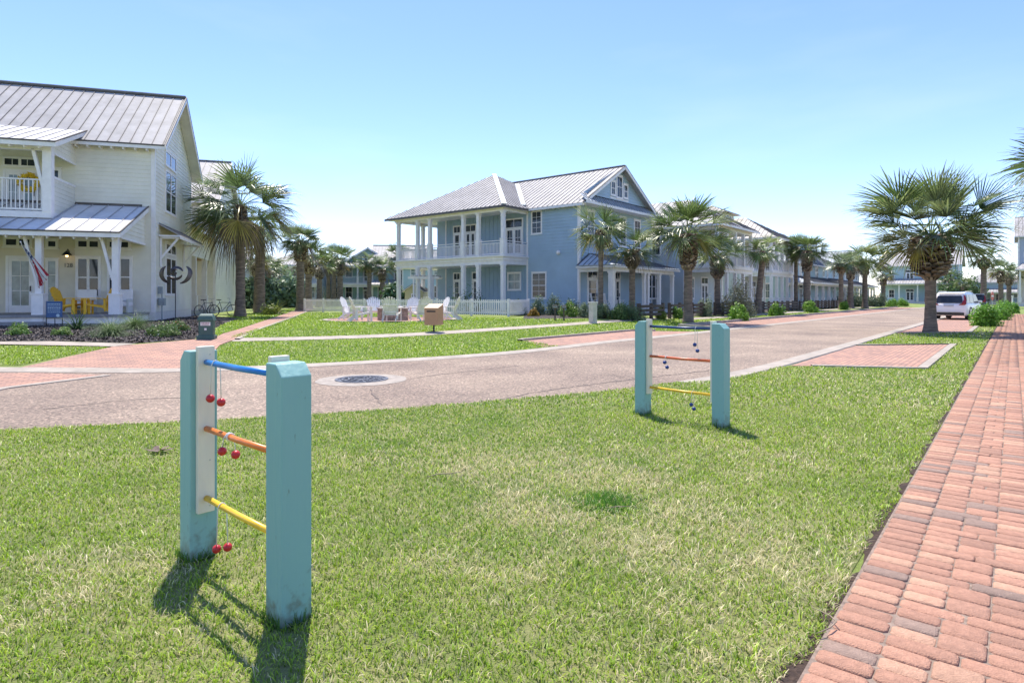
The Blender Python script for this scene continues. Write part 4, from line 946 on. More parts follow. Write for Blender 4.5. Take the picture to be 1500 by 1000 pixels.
# ================================================================ LOW WOODEN FENCES along the walk
gf = 'low dark wooden fences along the walk'
def low_fence(s0, s1, tt, label):
    a = xy(s0, tt); L = s1-s0; t = thing('wooden_fence', label, 'fence', gz(*a), ANG_ST, gf)
    for i in range(3):
        x = L*i/2; mb = MB(); mb.box(x-.08, x+.08, -.08, .08, -.1, .95); mb.build('post', M['wood'], t)
    for z in (.32, .55, .78): mb = MB(); mb.box(.03, L-.03, -.13, -.085, z-.075, z+.075); mb.build('rail', M['wood'], t)
ordn = ['first', 'second', 'third', 'fourth', 'fifth', 'sixth', 'seventh', 'eighth', 'ninth', 'tenth', 'eleventh', 'twelfth', 'thirteenth', 'fourteenth', 'fifteenth', 'sixteenth']
s = 30.6
for i in range(16):
    low_fence(s, s+3.0, 16.05, 'low dark wooden fence with three boards, %s along the walk from the hedge' % ordn[i]); s += 3.35 if i % 2 else 3.9
# ================================================================ WIND SPINNER
x, y = GD(257, 25.6); ws = thing('wind_spinner', 'dark metal wind spinner with curved blades on a pole in the mulch bed', 'wind spinner', gz(x, y), R(10))
mb = MB(); mb.tube([(0, 0, -.1), (0, 0, 2.12)], .02, 8); mb.build('pole', mdk, ws)
msp = mat('spinner_metal', (.10, .085, .085), .35, .15, 5, metal=.7)
for (r0, aa, ab, yy, cxx) in ((.50, -75, 35, -.03, .06), (.50, 145, 255, -.03, -.06), (.40, -40, 55, .06, .16), (.40, 125, 220, .06, -.16), (.27, 20, 165, -.06, .05), (.27, 200, 345, .08, -.05), (.17, 60, 230, .0, .0)):
    vs = []
    for i in range(11):
        u = i/10; a = R(aa+(ab-aa)*u); w = .075*math.sin(math.pi*(.06+.88*u))*(r0/.4)**.5
        for q in (-1, 1): vs.append((cxx+math.cos(a)*(r0+q*w), yy+.05*u+q*.02, 2.15+math.sin(a)*(r0+q*w)*.9))
    mb = MB(); mb.add(vs, [(2*i, 2*i+1, 2*i+3, 2*i+2) for i in range(10)]); o = mb.build('blade', msp, ws)
    md = o.modifiers.new('s', 'SOLIDIFY'); md.thickness = .012
mb = MB(); mb.sphere((0, 0, 2.15), .06); mb.build('hub', msp, ws, smooth=True)
# ================================================================ BICYCLES
def bike(px, D, rz, label):
    x, y = GD(px, D); t = thing('bicycle', label, 'bicycle', gz(x, y, .02), rz, 'bicycles by the cream house'); mdk_ = M['darkmetal']
    for wx in (-.52, .52):
        mb = MB(); k = 28; mb.tube([(wx+.33*math.cos(2*math.pi*i/k), 0, .35+.33*math.sin(2*math.pi*i/k)) for i in range(k+1)], .02, 6); w = mb.build('wheel', M['tyre'], t, smooth=True)
        mb = MB()
        for i in range(12): mb.bar((wx, 0, .35), (wx+.32*math.cos(i*math.pi/6), 0, .35+.32*math.sin(i*math.pi/6)), .005, .005, (0, 1, 0))
        mb.build('spokes', M['chrome'], w)
    mb = MB(); A = (-.52, 0, .35); B = (-.05, 0, .32); S = (-.18, 0, .82); H = (.36, 0, .86); Fk = (.52, 0, .35)
    for p, q in ((A, B), (B, S), (A, S), (B, H), (S, (.35, 0, .80)), (H, Fk)): mb.tube([p, q], .016, 6)
    mb.build('frame', M['bikeframe'], t); mb = MB(); mb.tube([(-.19, 0, .8), (-.22, 0, .95)], .013, 6); mb.cbox((-.23, 0, .97), (.25, .15, .05)); mb.build('saddle', mdk_, t)
    mb = MB(); mb.tube([H, (.33, 0, 1.02), (.33, -.28, 1.06), (.22, -.33, 1.05)], .012, 6); mb.tube([(.33, 0, 1.02), (.33, .28, 1.06), (.22, .33, 1.05)], .012, 6); mb.build('handlebar', M['chrome'], t)
M['tyre'] = mat('tyre_rubber', (.03, .03, .03), .8, .1, 20); M['bikeframe'] = mat('bike_frame_paint', (.08, .09, .10), .35, .1, 9)
bike(303, 34, R(70), 'dark bicycle parked by the columns of the cream house'); bike(327, 35.5, R(20), 'bicycle seen side-on in front of the cream wall by the palm')
# ================================================================ CARS
def suv(name, label, loc, rz, paint, sc=1.0, group=None):
    t = thing(name, label, 'car', loc, rz, group)
    # length axis x (front +x), rear at x=-2.47
    st_ = [(-2.47, .42, .80, .86, .88), (-2.43, .30, .96, .90, 1.0), (-2.34, .26, .98, .93, 1.05), (-1.9, .24, .99, .965, 1.06), (-.9, .22, 1.0, .965, 1.04), (.4, .22, 1.0, .965, 1.03), (1.2, .22, .99, .965, 1.02), (1.75, .24, .98, .95, .98), (2.2, .28, .93, .90, .86), (2.42, .34, .84, .80, .74), (2.47, .42, .78, .72, .66)]
    vs = []; 
    for (x, zb, wm, ww, zt) in st_:
        w = ww
        vs += [(x, -w*.86, zb), (x, -w*.99, zb+.12), (x, -w, zb+.38*(zt-zb)+.1), (x, -w*.965, zt-.05), (x, -w*.90, zt), (x, w*.90, zt), (x, w*.965, zt-.05), (x, w, zb+.38*(zt-zb)+.1), (x, w*.99, zb+.12), (x, w*.86, zb)]
    n = len(st_); k = 10; mb = MB()
    mb.add(vs, [(i*k+j, i*k+(j+1) % k, (i+1)*k+(j+1) % k, (i+1)*k+j) for i in range(n-1) for j in range(k)]+[tuple(range(k)), tuple(range((n-1)*k, n*k))])
    # greenhouse
    gh = [(-2.36, .90, 1.02, 1.05), (-2.22, .83, 1.42, 1.42), (-2.05, .76, 1.68, 1.68), (-1.3, .75, 1.755, 1.755), (-.3, .76, 1.77, 1.77), (.5, .74, 1.72, 1.72), (.75, .73, 1.66, 1.66), (1.55, .83, 1.02, 1.02)]
    vs = []
    for (x, w, z, _) in gh: vs += [(x, -w-.09*(1.77-z)*0-.10*(1 if z < 1.2 else 0), z-.0), (x, -w, z), (x, -w*.9, z+.02), (x, w*.9, z+.02), (x, w, z), (x, w+.0, z)]
    # simpler closed hull: roof profile loft against the belt line
    mb2 = MB(); vs = []
    for (x, w, z, _) in gh:
        vs += [(x, -.87, 1.0), (x, -(w+.035), .5*(z+1.0)+.05*(z > 1.2)), (x, -w*.93, z), (x, w*.93, z), (x, (w+.035), .5*(z+1.0)+.05*(z > 1.2)), (x, .87, 1.0)]
    k = 6; n = len(gh)
    mb.add(vs, [(i*k+j, i*k+j+1, (i+1)*k+j+1, (i+1)*k+j) for i in range(n-1) for j in range(k-1)]+[tuple(range(k)), tuple(range((n-1)*k, n*k))])
    body = mb.build('body', paint, t, smooth=True, bevel=.02)
    g = M['carglass']
    mb = MB(); mb.add([(-2.372, -.70, 1.06), (-2.372, .70, 1.06), (-2.245, .66, 1.44), (-2.19, .60, 1.52), (-2.19, -.60, 1.52), (-2.245, -.66, 1.44)], [(0, 1, 2, 3, 4, 5)])
    for i in range(6): mb.v[i] = (mb.v[i][0]-.03, mb.v[i][1], mb.v[i][2])
    mb.build('rear_window', g, t)
    for sd in (-1, 1):
        mb = MB(); y = sd*.9; y2 = sd*.79
        for x0, x1, x2, x3 in ((-2.15, -1.35, -1.38, -1.95), (-1.28, -.28, -.30, -1.30), (-.2, 1.2, .62, -.22)):
            mb.face([(x0, sd*.893, 1.05), (x1, sd*.893, 1.05), (x2, sd*.815, 1.60), (x3, sd*.815, 1.60)])
        mb.build('side_window', g, t)
        mb = MB(); mb.prism([(-2.485, sd*.70, .98), (-2.40, sd*.90, .98), (-2.30, sd*.88, 1.30), (-2.20, sd*.80, 1.56), (-2.25, sd*.73, 1.56), (-2.37, sd*.79, 1.28), (-2.45, sd*.70, 1.12)], (-.02, 0, 0)); mb.prism([(-2.50, sd*.52, .93), (-2.50, sd*.86, .93), (-2.50, sd*.84, 1.06), (-2.50, sd*.62, 1.02)], (.03, 0, 0)); mb.build('tail_light', M['taillight'], t)
        mb = MB(); mb.cbox((.95, sd*1.0, 1.12), (.12, .22, .16)); mb.build('mirror', paint, t, bevel=.03)
        mb = MB(); mb.bar((-1.7, sd*.70, 1.80), (.2, sd*.70, 1.81), .04, .04); mb.build('roof_rail', M['chrome'], t)
        for wx in (-1.5, 1.48):
            mb = MB(); mb.tube([(wx, sd*.70, .36), (wx, sd*.955, .36)], .37, 26); w = mb.build('wheel', M['tyre'], t, bevel=.03)
            mb = MB(); mb.tube([(wx, sd*.957, .36), (wx, sd*.968, .36)], .25, 20); mb.build('rim', M['chrome'], w)
            mb = MB(); kk = 16; mb.tube([(wx+.42*math.cos(math.pi*i/kk), sd*.962, .36+.42*math.sin(math.pi*i/kk)) for i in range(kk+1)], .035, 6); mb.build('wheel_arch', M['tyre'], t)
    mb = MB(); mb.box(-2.50, -2.44, -.80, .80, .30, .46); mb.build('bumper', M['carglass'], t, bevel=.02)
    mb = MB(); mb.box(-2.53, -2.478, -.26, .26, .84, .97); mb.build('licence_plate', mat('plate', (.5, .55, .6), .5, .05, 9), t)
    mb = MB(); mb.box(-2.56, -2.50, -.62, .62, .485, .51); mb.build('trim_strip', M['chrome'], t)
    mb = MB(); mb.prism([(-2.3, -.6, 1.70), (-2.05, -.66, 1.715), (-2.05, .66, 1.715), (-2.3, .6, 1.70)], (0, 0, .03)); mb.build('spoiler', paint, t)
    return t
M['carglass'] = glass('car_glass', (.03, .035, .04)); M['taillight'] = mat('tail_light_red', (.30, .01, .015), .2, .1, 9); 
M['carwhite'] = mat('white_car_paint', (.86, .85, .84), .22, .02, 1, spec=.6); M['cardark'] = mat('dark_car_paint', (.05, .05, .06), .25, .02, 1)
cx, cy = xy(50.0, 2.85); suv('parked_car', 'white sport utility vehicle seen from behind, parked in the brick bay', (cx, cy, .016), ANG_ST-R(8), M['carwhite'])
cx, cy = xy(78, 3.0); suv('parked_car', 'dark vehicle parked further on, mostly hidden behind the large palm trunk', (cx, cy, .016), ANG_ST, M['cardark'])
# ================================================================ BUILDING KIT
def V3(O, A, N, a, z, out): return (O[0]+A[0]*a+N[0]*out, O[1]+A[1]*a+N[1]*out, z)
def lap(mb, O, A, N, prof, step=.19, pr=.024):
    """lapped siding: prof = [(z, a_left, a_right)] from bottom to top"""
    def ext(z):
        for (z0, l0, r0), (z1, l1, r1) in zip(prof, prof[1:]):
            if z0 <= z <= z1+1e-6:
                k = (z-z0)/(z1-z0+1e-9); return l0+(l1-l0)*k, r0+(r1-r0)*k
        return prof[-1][1], prof[-1][2]
    zb = prof[0][0]; zt = prof[-1][0]; z = zb
    cuts = sorted(set([round(zb+i*step, 4) for i in range(int((zt-zb)/step)+1)]+[zt]))
    for z0, z1 in zip(cuts, cuts[1:]):
        if z1-z0 < 1e-3: continue
        l0, r0 = ext(z0+1e-4); l1, r1 = ext(z1-1e-4)
        mb.face([V3(O, A, N, l0, z0, pr), V3(O, A, N, r0, z0, pr), V3(O, A, N, r1, z1, .004), V3(O, A, N, l1, z1, .004)])
        mb.face([V3(O, A, N, l0, z0, .0), V3(O, A, N, r0, z0, .0), V3(O, A, N, r0, z0, pr), V3(O, A, N, l0, z0, pr)])
def batten(mb, O, A, N, a0, a1, z0, z1, sp=.4):
    mb.face([V3(O, A, N, a0, z0, .01), V3(O, A, N, a1, z0, .01), V3(O, A, N, a1, z1, .01), V3(O, A, N, a0, z1, .01)])
    n = int((a1-a0)/sp)
    for k in range(n+1): obox(mb, O, A, N, a0+k*sp, a0+k*sp+.045, z0, z1, .01, .028)
def obox(mb, O, A, N, a0, a1, z0, z1, o0, o1):
    vs = [V3(O, A, N, a, z, o) for z in (z0, z1) for o in (o0, o1) for a in (a0, a1)]
    mb.add(vs, [(0, 2, 3, 1), (4, 5, 7, 6), (0, 1, 5, 4), (2, 6, 7, 3), (0, 4, 6, 2), (1, 3, 7, 5)])
def window(h, O, A, N, a, z, w, hh, nx=2, ny=2, tr=.11, glassm='glassd', rail=True, trimm='white', out=0, name='window', sashes=1):
    """a, z = lower left corner of the glazed opening incl. casing"""
    mb = MB(); ob = lambda a0, a1, z0, z1, o0, o1: obox(mb, O, A, N, a0, a1, z0, z1, o0+out, o1+out)
    ob(a, a+tr, z, z+hh, 0, .055); ob(a+w-tr, a+w, z, z+hh, 0, .055); ob(a+tr, a+w-tr, z+hh-tr, z+hh, 0, .055); ob(a+tr, a+w-tr, z, z+tr*.8, 0, .055)
    ob(a-.04, a+w+.04, z-.045, z-.002, 0, .085); ob(a-.03, a+w+.03, z+hh+.002, z+hh+.04, 0, .075)
    gw = w-2*tr; gh = hh-1.8*tr; m = .022
    for k in range(1, sashes): c = a+tr+gw*k/sashes; ob(c-.055, c+.055, z+tr*.8+.001, z+hh-tr-.001, 0, .052)
    for k in range(1, nx*sashes):
        if k % nx: c = a+tr+gw*k/(nx*sashes); ob(c-m/2, c+m/2, z+tr*.8+.001, z+hh-tr-.001, .03, .045)
    for k in range(1, ny): c = z+tr*.8+gh*k/ny; mm = .05 if (rail and k == ny//2) else m; ob(a+tr+.001, a+w-tr-.001, c-mm/2, c+mm/2, .03, .047)
    o = mb.build(name, M[trimm], h)
    mb = MB(); mb.face([V3(O, A, N, a+tr*.9, z+tr*.7, .034+out), V3(O, A, N, a+w-tr*.9, z+tr*.7, .034+out), V3(O, A, N, a+w-tr*.9, z+hh-tr*.9, .034+out), V3(O, A, N, a+tr*.9, z+hh-tr*.9, .034+out)])
    mb.build('pane', M[glassm], o); return o
def door(h, O, A, N, a, z, w, hh, nx=2, ny=4, glassm='glassd', transom=.45, leafs=1, trimm='white', out=0):
    mb = MB(); ob = lambda a0, a1, z0, z1, o0, o1: obox(mb, O, A, N, a0, a1, z0, z1, o0+out, o1+out); tr = .10
    ob(a, a+tr, z, z+hh, 0, .06); ob(a+w-tr, a+w, z, z+hh, 0, .06); ob(a+tr, a+w-tr, z+hh-tr, z+hh, 0, .06)
    ht = hh-tr-(transom+.08 if transom else 0)
    if transom: ob(a+tr, a+w-tr, z+ht, z+ht+.08, 0, .058)
    lw = (w-2*tr)/leafs; pn = []
    for k in range(leafs):
        l = a+tr+k*lw; s_ = .13
        ob(l+.004, l+s_, z+.01, z+ht-.003, .0, .05); ob(l+lw-s_, l+lw-.004, z+.01, z+ht-.003, 0, .05); ob(l+s_, l+lw-s_, z+.01, z+.32, 0, .048); ob(l+s_, l+lw-s_, z+ht-.14, z+ht-.003, 0, .048)
        for j in range(1, nx): c = l+s_+(lw-2*s_)*j/nx; ob(c-.012, c+.012, z+.321, z+ht-.141, .03, .044)
        for j in range(1, ny): c = z+.32+(ht-.46)*j/ny; ob(l+s_+.001, l+lw-s_-.001, c-.012, c+.012, .03, .043)
        pn.append((l+s_*.9, l+lw-s_*.9, z+.31, z+ht-.13))
    if transom: pn.append((a+tr*.9, a+w-tr*.9, z+ht+.07, z+hh-tr*.9)); ob(a+w/2-.02, a+w/2+.02, z+ht+.081, z+hh-tr-.001, .02, .045)
    o = mb.build('door', M[trimm], h); mb = MB()
    for a0, a1, z0, z1 in pn: mb.face([V3(O, A, N, a0, z0, .034+out), V3(O, A, N, a1, z0, .034+out), V3(O, A, N, a1, z1, .034+out), V3(O, A, N, a0, z1, .034+out)])
    mb.build('pane', M[glassm], o)
    mb = MB(); obox(mb, O, A, N, a+w-tr-.09, a+w-tr-.05, z+.95, z+1.18, .05+out, .09+out); mb.build('handle', M['darkmetal'], o); return o
def roofp(mb, poly, sp=.42, th=.07, rib=.035, rw=.03):
    P = [Vector(p) for p in poly]; n = (P[1]-P[0]).cross(P[2]-P[0]).normalized()
    if n.z < 0: n = -n
    mb.prism(P, n*-th)
    dn = Vector((0, 0, -1)); dn = (dn-n*dn.dot(n)).normalized(); e = dn.cross(n).normalized()
    es = [p.dot(e) for p in P]; k = math.floor(min(es)/sp)+1
    cuts = [min(es)+.03, max(es)-.03]
    while k*sp < max(es)-.05: cuts.append(k*sp); k += 1
    for ev in cuts:
        hit = []
        for i in range(len(P)):
            a, b = P[i], P[(i+1) % len(P)]; ea, eb = a.dot(e), b.dot(e)
            if (ea-ev)*(eb-ev) < 0: hit.append(a+(b-a)*((ev-ea)/(eb-ea)))
        if len(hit) == 2 and (hit[0]-hit[1]).length > .15:
            a, b = hit; mb.mi = 1; mb.bar(a+n*rib*.5, b+n*rib*.5, rw, rib, n); mb.mi = 0
def ridge(mb, p, q, w=.22): p = Vector(p); q = Vector(q); mb.bar(p+Vector((0, 0, .03)), q+Vector((0, 0, .03)), w, .05)
def fasc(mb, p, q, h=.18, t=.035, dz=-.11): p = Vector(p)+Vector((0, 0, dz)); q = Vector(q)+Vector((0, 0, dz)); mb.bar(p, q, t, h)
def tails(mb, p, q, inw, n, L=.45, dz=-.15):
    p = Vector(p); q = Vector(q)
    for k in range(n): c = p+(q-p)*((k+.5)/n)+Vector((0, 0, dz)); mb.bar(c, c+Vector(inw)*L, .05, .13)
def column(h, x, y, z0, z1, w=.2, base=.34, bh=.9, m='white', cap=True):
    mb = MB(); mb.box(x-w/2, x+w/2, y-w/2, y+w/2, z0, z1)
    if bh: mb.box(x-base/2, x+base/2, y-base/2, y+base/2, z0-.002, z0+bh); mb.box(x-base/2-.025, x+base/2+.025, y-base/2-.025, y+base/2+.025, z0+bh, z0+bh+.05)
    if cap: mb.box(x-w/2-.04, x+w/2+.04, y-w/2-.04, y+w/2+.04, z1-.12, z1-.003); mb.box(x-w/2-.025, x+w/2+.025, y-w/2-.025, y+w/2+.025, z1-.36, z1-.31)
    return mb.build('column', M[m], h)
def railing(h, p, q, z, H=1.0, sp=.13, m='white', mid=True):
    a = Vector((*p, z)); b = Vector((*q, z)); L = (b-a).length; d = (b-a)/L; mb = MB(); up = Vector((0, 0, 1))
    mb.bar(a+up*H, b+up*H, .10, .05); mb.bar(a+up*.09, b+up*.09, .06, .07)
    if mid: mb.bar(a+up*(H-.16), b+up*(H-.16), .05, .05)
    n = max(2, int(L/sp))
    for k in range(n): c = a+d*(L*(k+.5)/n); mb.bar(c+up*.12, c+up*(H-.18 if mid else H-.03), .035, .035, d)
    return mb.build('railing', M[m], h)
def boxpart(h, name, m, *bs, bevel=0):
    mb = MB()
    for b in bs: mb.box(*b)
    return mb.build(name, M[m] if isinstance(m, str) else m, h, bevel=bevel)

# ================================================================ HOUSE ONE (cream, left)
A1 = R(16.9); F1 = Frame(-16.8, 28.7, A1)
h1 = thing('cream_house', 'cream two-storey house with metal roof, front porch and balcony at the left edge', 'house', (-16.8, 28.7, 0), A1)
XL = -17.0; RZ = 12.1; EZ = 8.5; FR = ((0, 0), (1, 0), (0, -1)); SD = ((0, 0), (0, 1), (1, 0))   # front wall; side wall
# walls
mb = MB(); lap(mb, *FR, [(.75, -3.2, 0), (8.75, -3.2, 0)]); lap(mb, *FR, [(5.0, XL, -3.2), (8.75, XL, -3.2)])
lap(mb, *SD, [(.75, 0, 8), (8.75, 0, 8), (12.0, 4, 4)]); lap(mb, (0, 8), (-1, 0), (0, 1), [(.75, 0, 17), (8.75, 0, 17)], .4)
mb.box(XL, -.002, .002, 7.998, .75, 8.7); mb.build('wall', M['cream'], h1, fixn=False)
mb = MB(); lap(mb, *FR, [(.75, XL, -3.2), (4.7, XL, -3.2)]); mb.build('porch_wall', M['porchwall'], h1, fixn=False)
boxpart(h1, 'foundation', 'trim', (XL, .03, -.01, 8.02, -.3, .74))
boxpart(h1, 'corner_board', 'white', (-.13, .035, -.035, .13, .74, 8.55))
boxpart(h1, 'corner_board', 'white', (-.10, .035, 7.9, 8.035, .74, 8.55))
# main roof
OV = .45; sl = (RZ-EZ)/(4+OV); mb = MB(); xr = OV+.1
roofp(mb, [(XL, -OV, EZ), (xr, -OV, EZ), (xr, 4, RZ), (XL, 4, RZ)], .45); roofp(mb, [(XL, 8+OV, EZ), (xr, 8+OV, EZ), (xr, 4.001, RZ), (XL, 4.001, RZ)], .45)
ridge(mb, (XL, 4, RZ), (xr, 4, RZ), .3)
rf = mb.build('roof', [M['roof'], M['seam']], h1)
mb = MB(); fasc(mb, (XL, -OV-.01, EZ), (xr, -OV-.01, EZ), .17); fasc(mb, (XL, 8+OV, EZ), (xr, 8+OV, EZ), .17)
mb.bar((xr+.01, -OV, EZ-.13), (xr+.01, 4, RZ-.13), .04, .2); mb.bar((xr+.01, 8+OV, EZ-.13), (xr+.01, 4, RZ-.13), .04, .2)
tails(mb, (-3.3, -OV+.03, EZ-.06), (0, -OV+.03, EZ-.06), (0, 1, 0), 7)
mb.build('fascia', M['white'], rf)
mb = MB(); mb.bar((xr+.03, -OV, EZ-.01), (xr+.03, 4, RZ-.01), .03, .06); mb.bar((xr+.03, 8+OV, EZ-.01), (xr+.03, 4, RZ-.01), .03, .06); mb.bar((XL, -OV-.03, EZ-.02), (xr, -OV-.03, EZ-.02), .03, .07)
mb.bar((XL, 4-.02, RZ-.05), (xr, 4-.02, RZ-.05), .34, .09); mb.build('drip_edge', M['fascia'], rf)
# rake soffit
mb = MB(); mb.prism([(.03, -OV, EZ-.16), (xr-.01, -OV, EZ-.16), (xr-.01, 4, RZ-.16), (.03, 4, RZ-.16)], (0, 0, .03)); mb.prism([(.03, 8+OV, EZ-.16), (xr-.01, 8+OV, EZ-.16), (xr-.01, 4, RZ-.16), (.03, 4, RZ-.16)], (0, 0, .03)); mb.build('soffit', M['soffit'], rf)
# windows, side wall: pixel positions turned into metres on the wall plane
def wpx(h, fr, side, c, x0, x1, y0, y1, **kw):
    """side 'x': wall plane y=c (front); side 'y': wall plane x=c"""
    if side == 'x':
        a0, a1 = fr.fx(x0, c), fr.fx(x1, c); xm = (a0+a1)/2; zb, zt = fr.z(y1, xm, c), fr.z(y0, xm, c)
        return a0, a1-a0, zb, zt-zb
    a0, a1 = fr.fy(x0, c), fr.fy(x1, c); xm = (a0+a1)/2; zb, zt = fr.z(y1, c, xm), fr.z(y0, c, xm)
    return a0, a1-a0, zb, zt-zb
a, w, z, hh = wpx(h1, F1, 'x', 0, 111, 148, 376, 436); window(h1, *FR, a, z, w, hh, 1, 2, sashes=2)
a, w, z, hh = wpx(h1, F1, 'x', 0, 111, 148, 350, 364.5); window(h1, *FR, a, z, w, hh, 1, 1, sashes=2)
a, w, z, hh = wpx(h1, F1, 'x', 0, 157, 194, 376, 435); window(h1, *FR, a, z, w, hh, 1, 2, sashes=2)
a, w, z, hh = wpx(h1, F1, 'x', 0, 157, 192, 351, 365); window(h1, *FR, a, z, w, hh, 1, 1, sashes=2)
a, w, z, hh = wpx(h1, F1, 'x', 0, 67, 86, 350, 364); window(h1, *FR, a, z, w, hh, 1, 1)
a, w, z, hh = wpx(h1, F1, 'x', 0, 5, 48, 347, 362); window(h1, *FR, a, z, w, hh, 1, 1, sashes=2)
a, w, z, hh = wpx(h1, F1, 'x', 0, 67, 86, 379, 445); window(h1, *FR, a, z, w, hh, 1, 3, glassm='glassl', rail=False)
a, w, z, hh = wpx(h1, F1, 'x', 0, 9, 52, 374, 457); door(h1, *FR, a, .76, w, hh, 2, 3, 'glassl', transom=0)
# side wall upper window group
SDs = SD
window(h1, *SDs, 1.9, 5.72, 2.3, 2.15, 1, 2, sashes=2); window(h1, *SDs, 1.9, 8.05, 2.3, .8, 1, 1, sashes=2)
window(h1, *SDs, 2.0, 1.55, 2.2, 1.95, 1, 2, sashes=2, out=.0); window(h1, *SDs, 2.0, 3.6, 2.2, .62, 1, 1, sashes=2)
# awning over side window
mb = MB(); roofp(mb, [(.95, .7, 4.45), (.95, 6.2, 4.45), (.02, 6.2, 5.0), (.02, .7, 5.0)], .45, .05); aw = mb.build('awning_roof', [M['roof'], M['seam']], h1)
mb = MB(); fasc(mb, (.96, .7, 4.44), (.96, 6.2, 4.44), .14); mb.box(.03, .95, .68, .74, 4.36, 4.44); mb.build('fascia', M['white'], aw)
for y in (.9, 5.9): mb = MB(); mb.bar((.06, y, 3.3), (.85, y, 4.35), .09, .09); mb.box(.03, .11, y-.05, y+.05, 2.9, 4.4); mb.box(.03, .9, y-.05, y+.05, 4.28, 4.36); mb.build('bracket', M['white'], aw)
# upper balcony block: x -9 .. -3.2, y -2.57 .. 0
bx0, bx1, by0 = -9.2, -3.2, -2.57
mb = MB(); lap(mb, (bx1, by0), (0, 1), (1, 0), [(4.75, 0, 2.57), (6.42, 0, 2.57)]); lap(mb, (bx1, by0), (0, 1), (1, 0), [(7.5, 0, 2.57), (7.85, 0, 2.57), (8.75, 2.56, 2.57)])
mb.box(bx1-.14, bx1-.002, by0+.02, -.02, 4.75, 6.40); mb.box(bx1-.12, bx1-.002, by0+.02, -.02, 7.52, 7.84); mb.build('balcony_side', M['cream'], h1, fixn=False)
boxpart(h1, 'balcony_floor', 'white', (bx0, bx1+.03, by0-.03, -.02, 4.72, 4.98))
boxpart(h1, 'balcony_post', 'white', (bx1-.28, bx1+.04, by0-.05, by0+.27, 4.98, 7.75))
mb = MB(); mb.bar((bx1-.95+.32, by0+.05, 7.55), (bx1-.2, by0+.05, 5.7), .12, .14, (0, 1, 0)); mb.build('brace', M['white'], h1)
boxpart(h1, 'balcony_beam', 'white', (bx0, bx1+.03, by0-.02, by0+.2, 7.5, 7.74))
boxpart(h1, 'side_beam', 'white', (bx1-.02, bx1+.045, by0+.27, -.02, 6.40, 6.5), (bx1-.02, bx1+.045, by0+.27, -.02, 7.42, 7.5))
railing(h1, (bx0, by0+.1), (bx1-.28, by0+.1), 4.98, 1.32, .15, mid=False)
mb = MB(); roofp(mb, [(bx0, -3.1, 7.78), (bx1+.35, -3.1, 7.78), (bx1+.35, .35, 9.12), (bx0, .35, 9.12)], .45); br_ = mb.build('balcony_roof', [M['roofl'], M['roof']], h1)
mb = MB(); fasc(mb, (bx0, -3.11, 7.76), (bx1+.37, -3.11, 7.76), .17); mb.bar((bx1+.36, -3.1, 7.66), (bx1+.36, .3, 9.0), .04, .17); tails(mb, (bx0, -3.05, 7.70), (bx1, -3.05, 7.70), (0, 1, .38), 12, .6); mb.build('fascia', M['white'], br_)
mb = MB(); mb.bar((bx1+.38, -3.13, 7.79), (bx1+.38, .35, 9.13), .03, .05); mb.bar((bx0, -3.14, 7.78), (bx1+.38, -3.14, 7.78), .03, .06); mb.build('drip_edge', M['fascia'], br_)
# balcony door, windows
a, w, z, hh = wpx(h1, F1, 'x', 0, 5, 57, 238, 300); door(h1, *FR, a, 5.0, w, 2.1, 2, 2, 'glassl', transom=0, leafs=2)
a, w, z, hh = wpx(h1, F1, 'x', 0, 5, 54, 216, 222); window(h1, *FR, a, 7.25, w, .38, 2, 1, tr=.06, sashes=2)
a, w, z, hh = wpx(h1, F1, 'x', 0, 74, 90, 240, 270); window(h1, *FR, a, 5.9, w, 1.35, 1, 1)
# lower porch
px0, px1, py0 = -12.0, -.3, -3.6
boxpart(h1, 'porch_deck', 'deck', (px0, px1+.1, py0-.3, -.02, .64, .745))
boxpart(h1, 'deck_skirt', 'white', (px0, px1+.02, py0-.2, py0-.12, .02, .36), (px0, px1+.02, py0-.2, py0-.12, .39, .635), (px1-.0, px1+.06, py0-.12, -.05, .02, .36), (px1-.0, px1+.06, py0-.12, -.05, .39, .635))
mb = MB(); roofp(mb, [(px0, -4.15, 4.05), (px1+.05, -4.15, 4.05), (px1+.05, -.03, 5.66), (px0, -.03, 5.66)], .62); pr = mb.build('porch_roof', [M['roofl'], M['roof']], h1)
mb = MB(); fasc(mb, (px0, -4.16, 4.04), (px1+.07, -4.16, 4.04), .17); mb.bar((px1+.06, -4.15, 3.94), (px1+.06, -.03, 5.54), .04, .18); tails(mb, (px0, -4.1, 3.98), (px1, -4.1, 3.98), (0, 1, .39), 26, .55, -.17); mb.build('fascia', M['white'], pr)
mb = MB(); mb.bar((px1+.08, -4.17, 4.08), (px1+.08, -.03, 5.69), .03, .05); mb.bar((px0, -4.2, 4.05), (px1+.08, -4.2, 4.05), .03, .06); mb.box(px0, px1-.2, -.06, -.015, 5.62, 5.76); mb.build('drip_edge', M['fascia'], pr)
mb = MB(); lap(mb, (px1-.1, -3.7), (0, 1), (1, 0), [(3.95, 0, 3.69), (4.08, 0, 3.69), (5.48, 3.6, 3.69)]); mb.box(px1-.2, px1-.102, -3.6, -.02, 3.95, 4.12)
mb.prism([(px1-.2, -3.6, 4.12), (px1-.2, -.05, 5.42), (px1-.2, -.05, 4.12)], (.098, 0, 0)); mb.build('porch_gable', M['cream'], h1, fixn=False)
boxpart(h1, 'porch_beam', 'white', (px0, px1-.08, py0-.11, py0+.11, 3.88, 4.12), (px1-.22, px1-.06, py0+.11, -.02, 3.86, 3.945))
cols = [(-.55,), (-3.2,), (-5.9,), (-8.6,)]
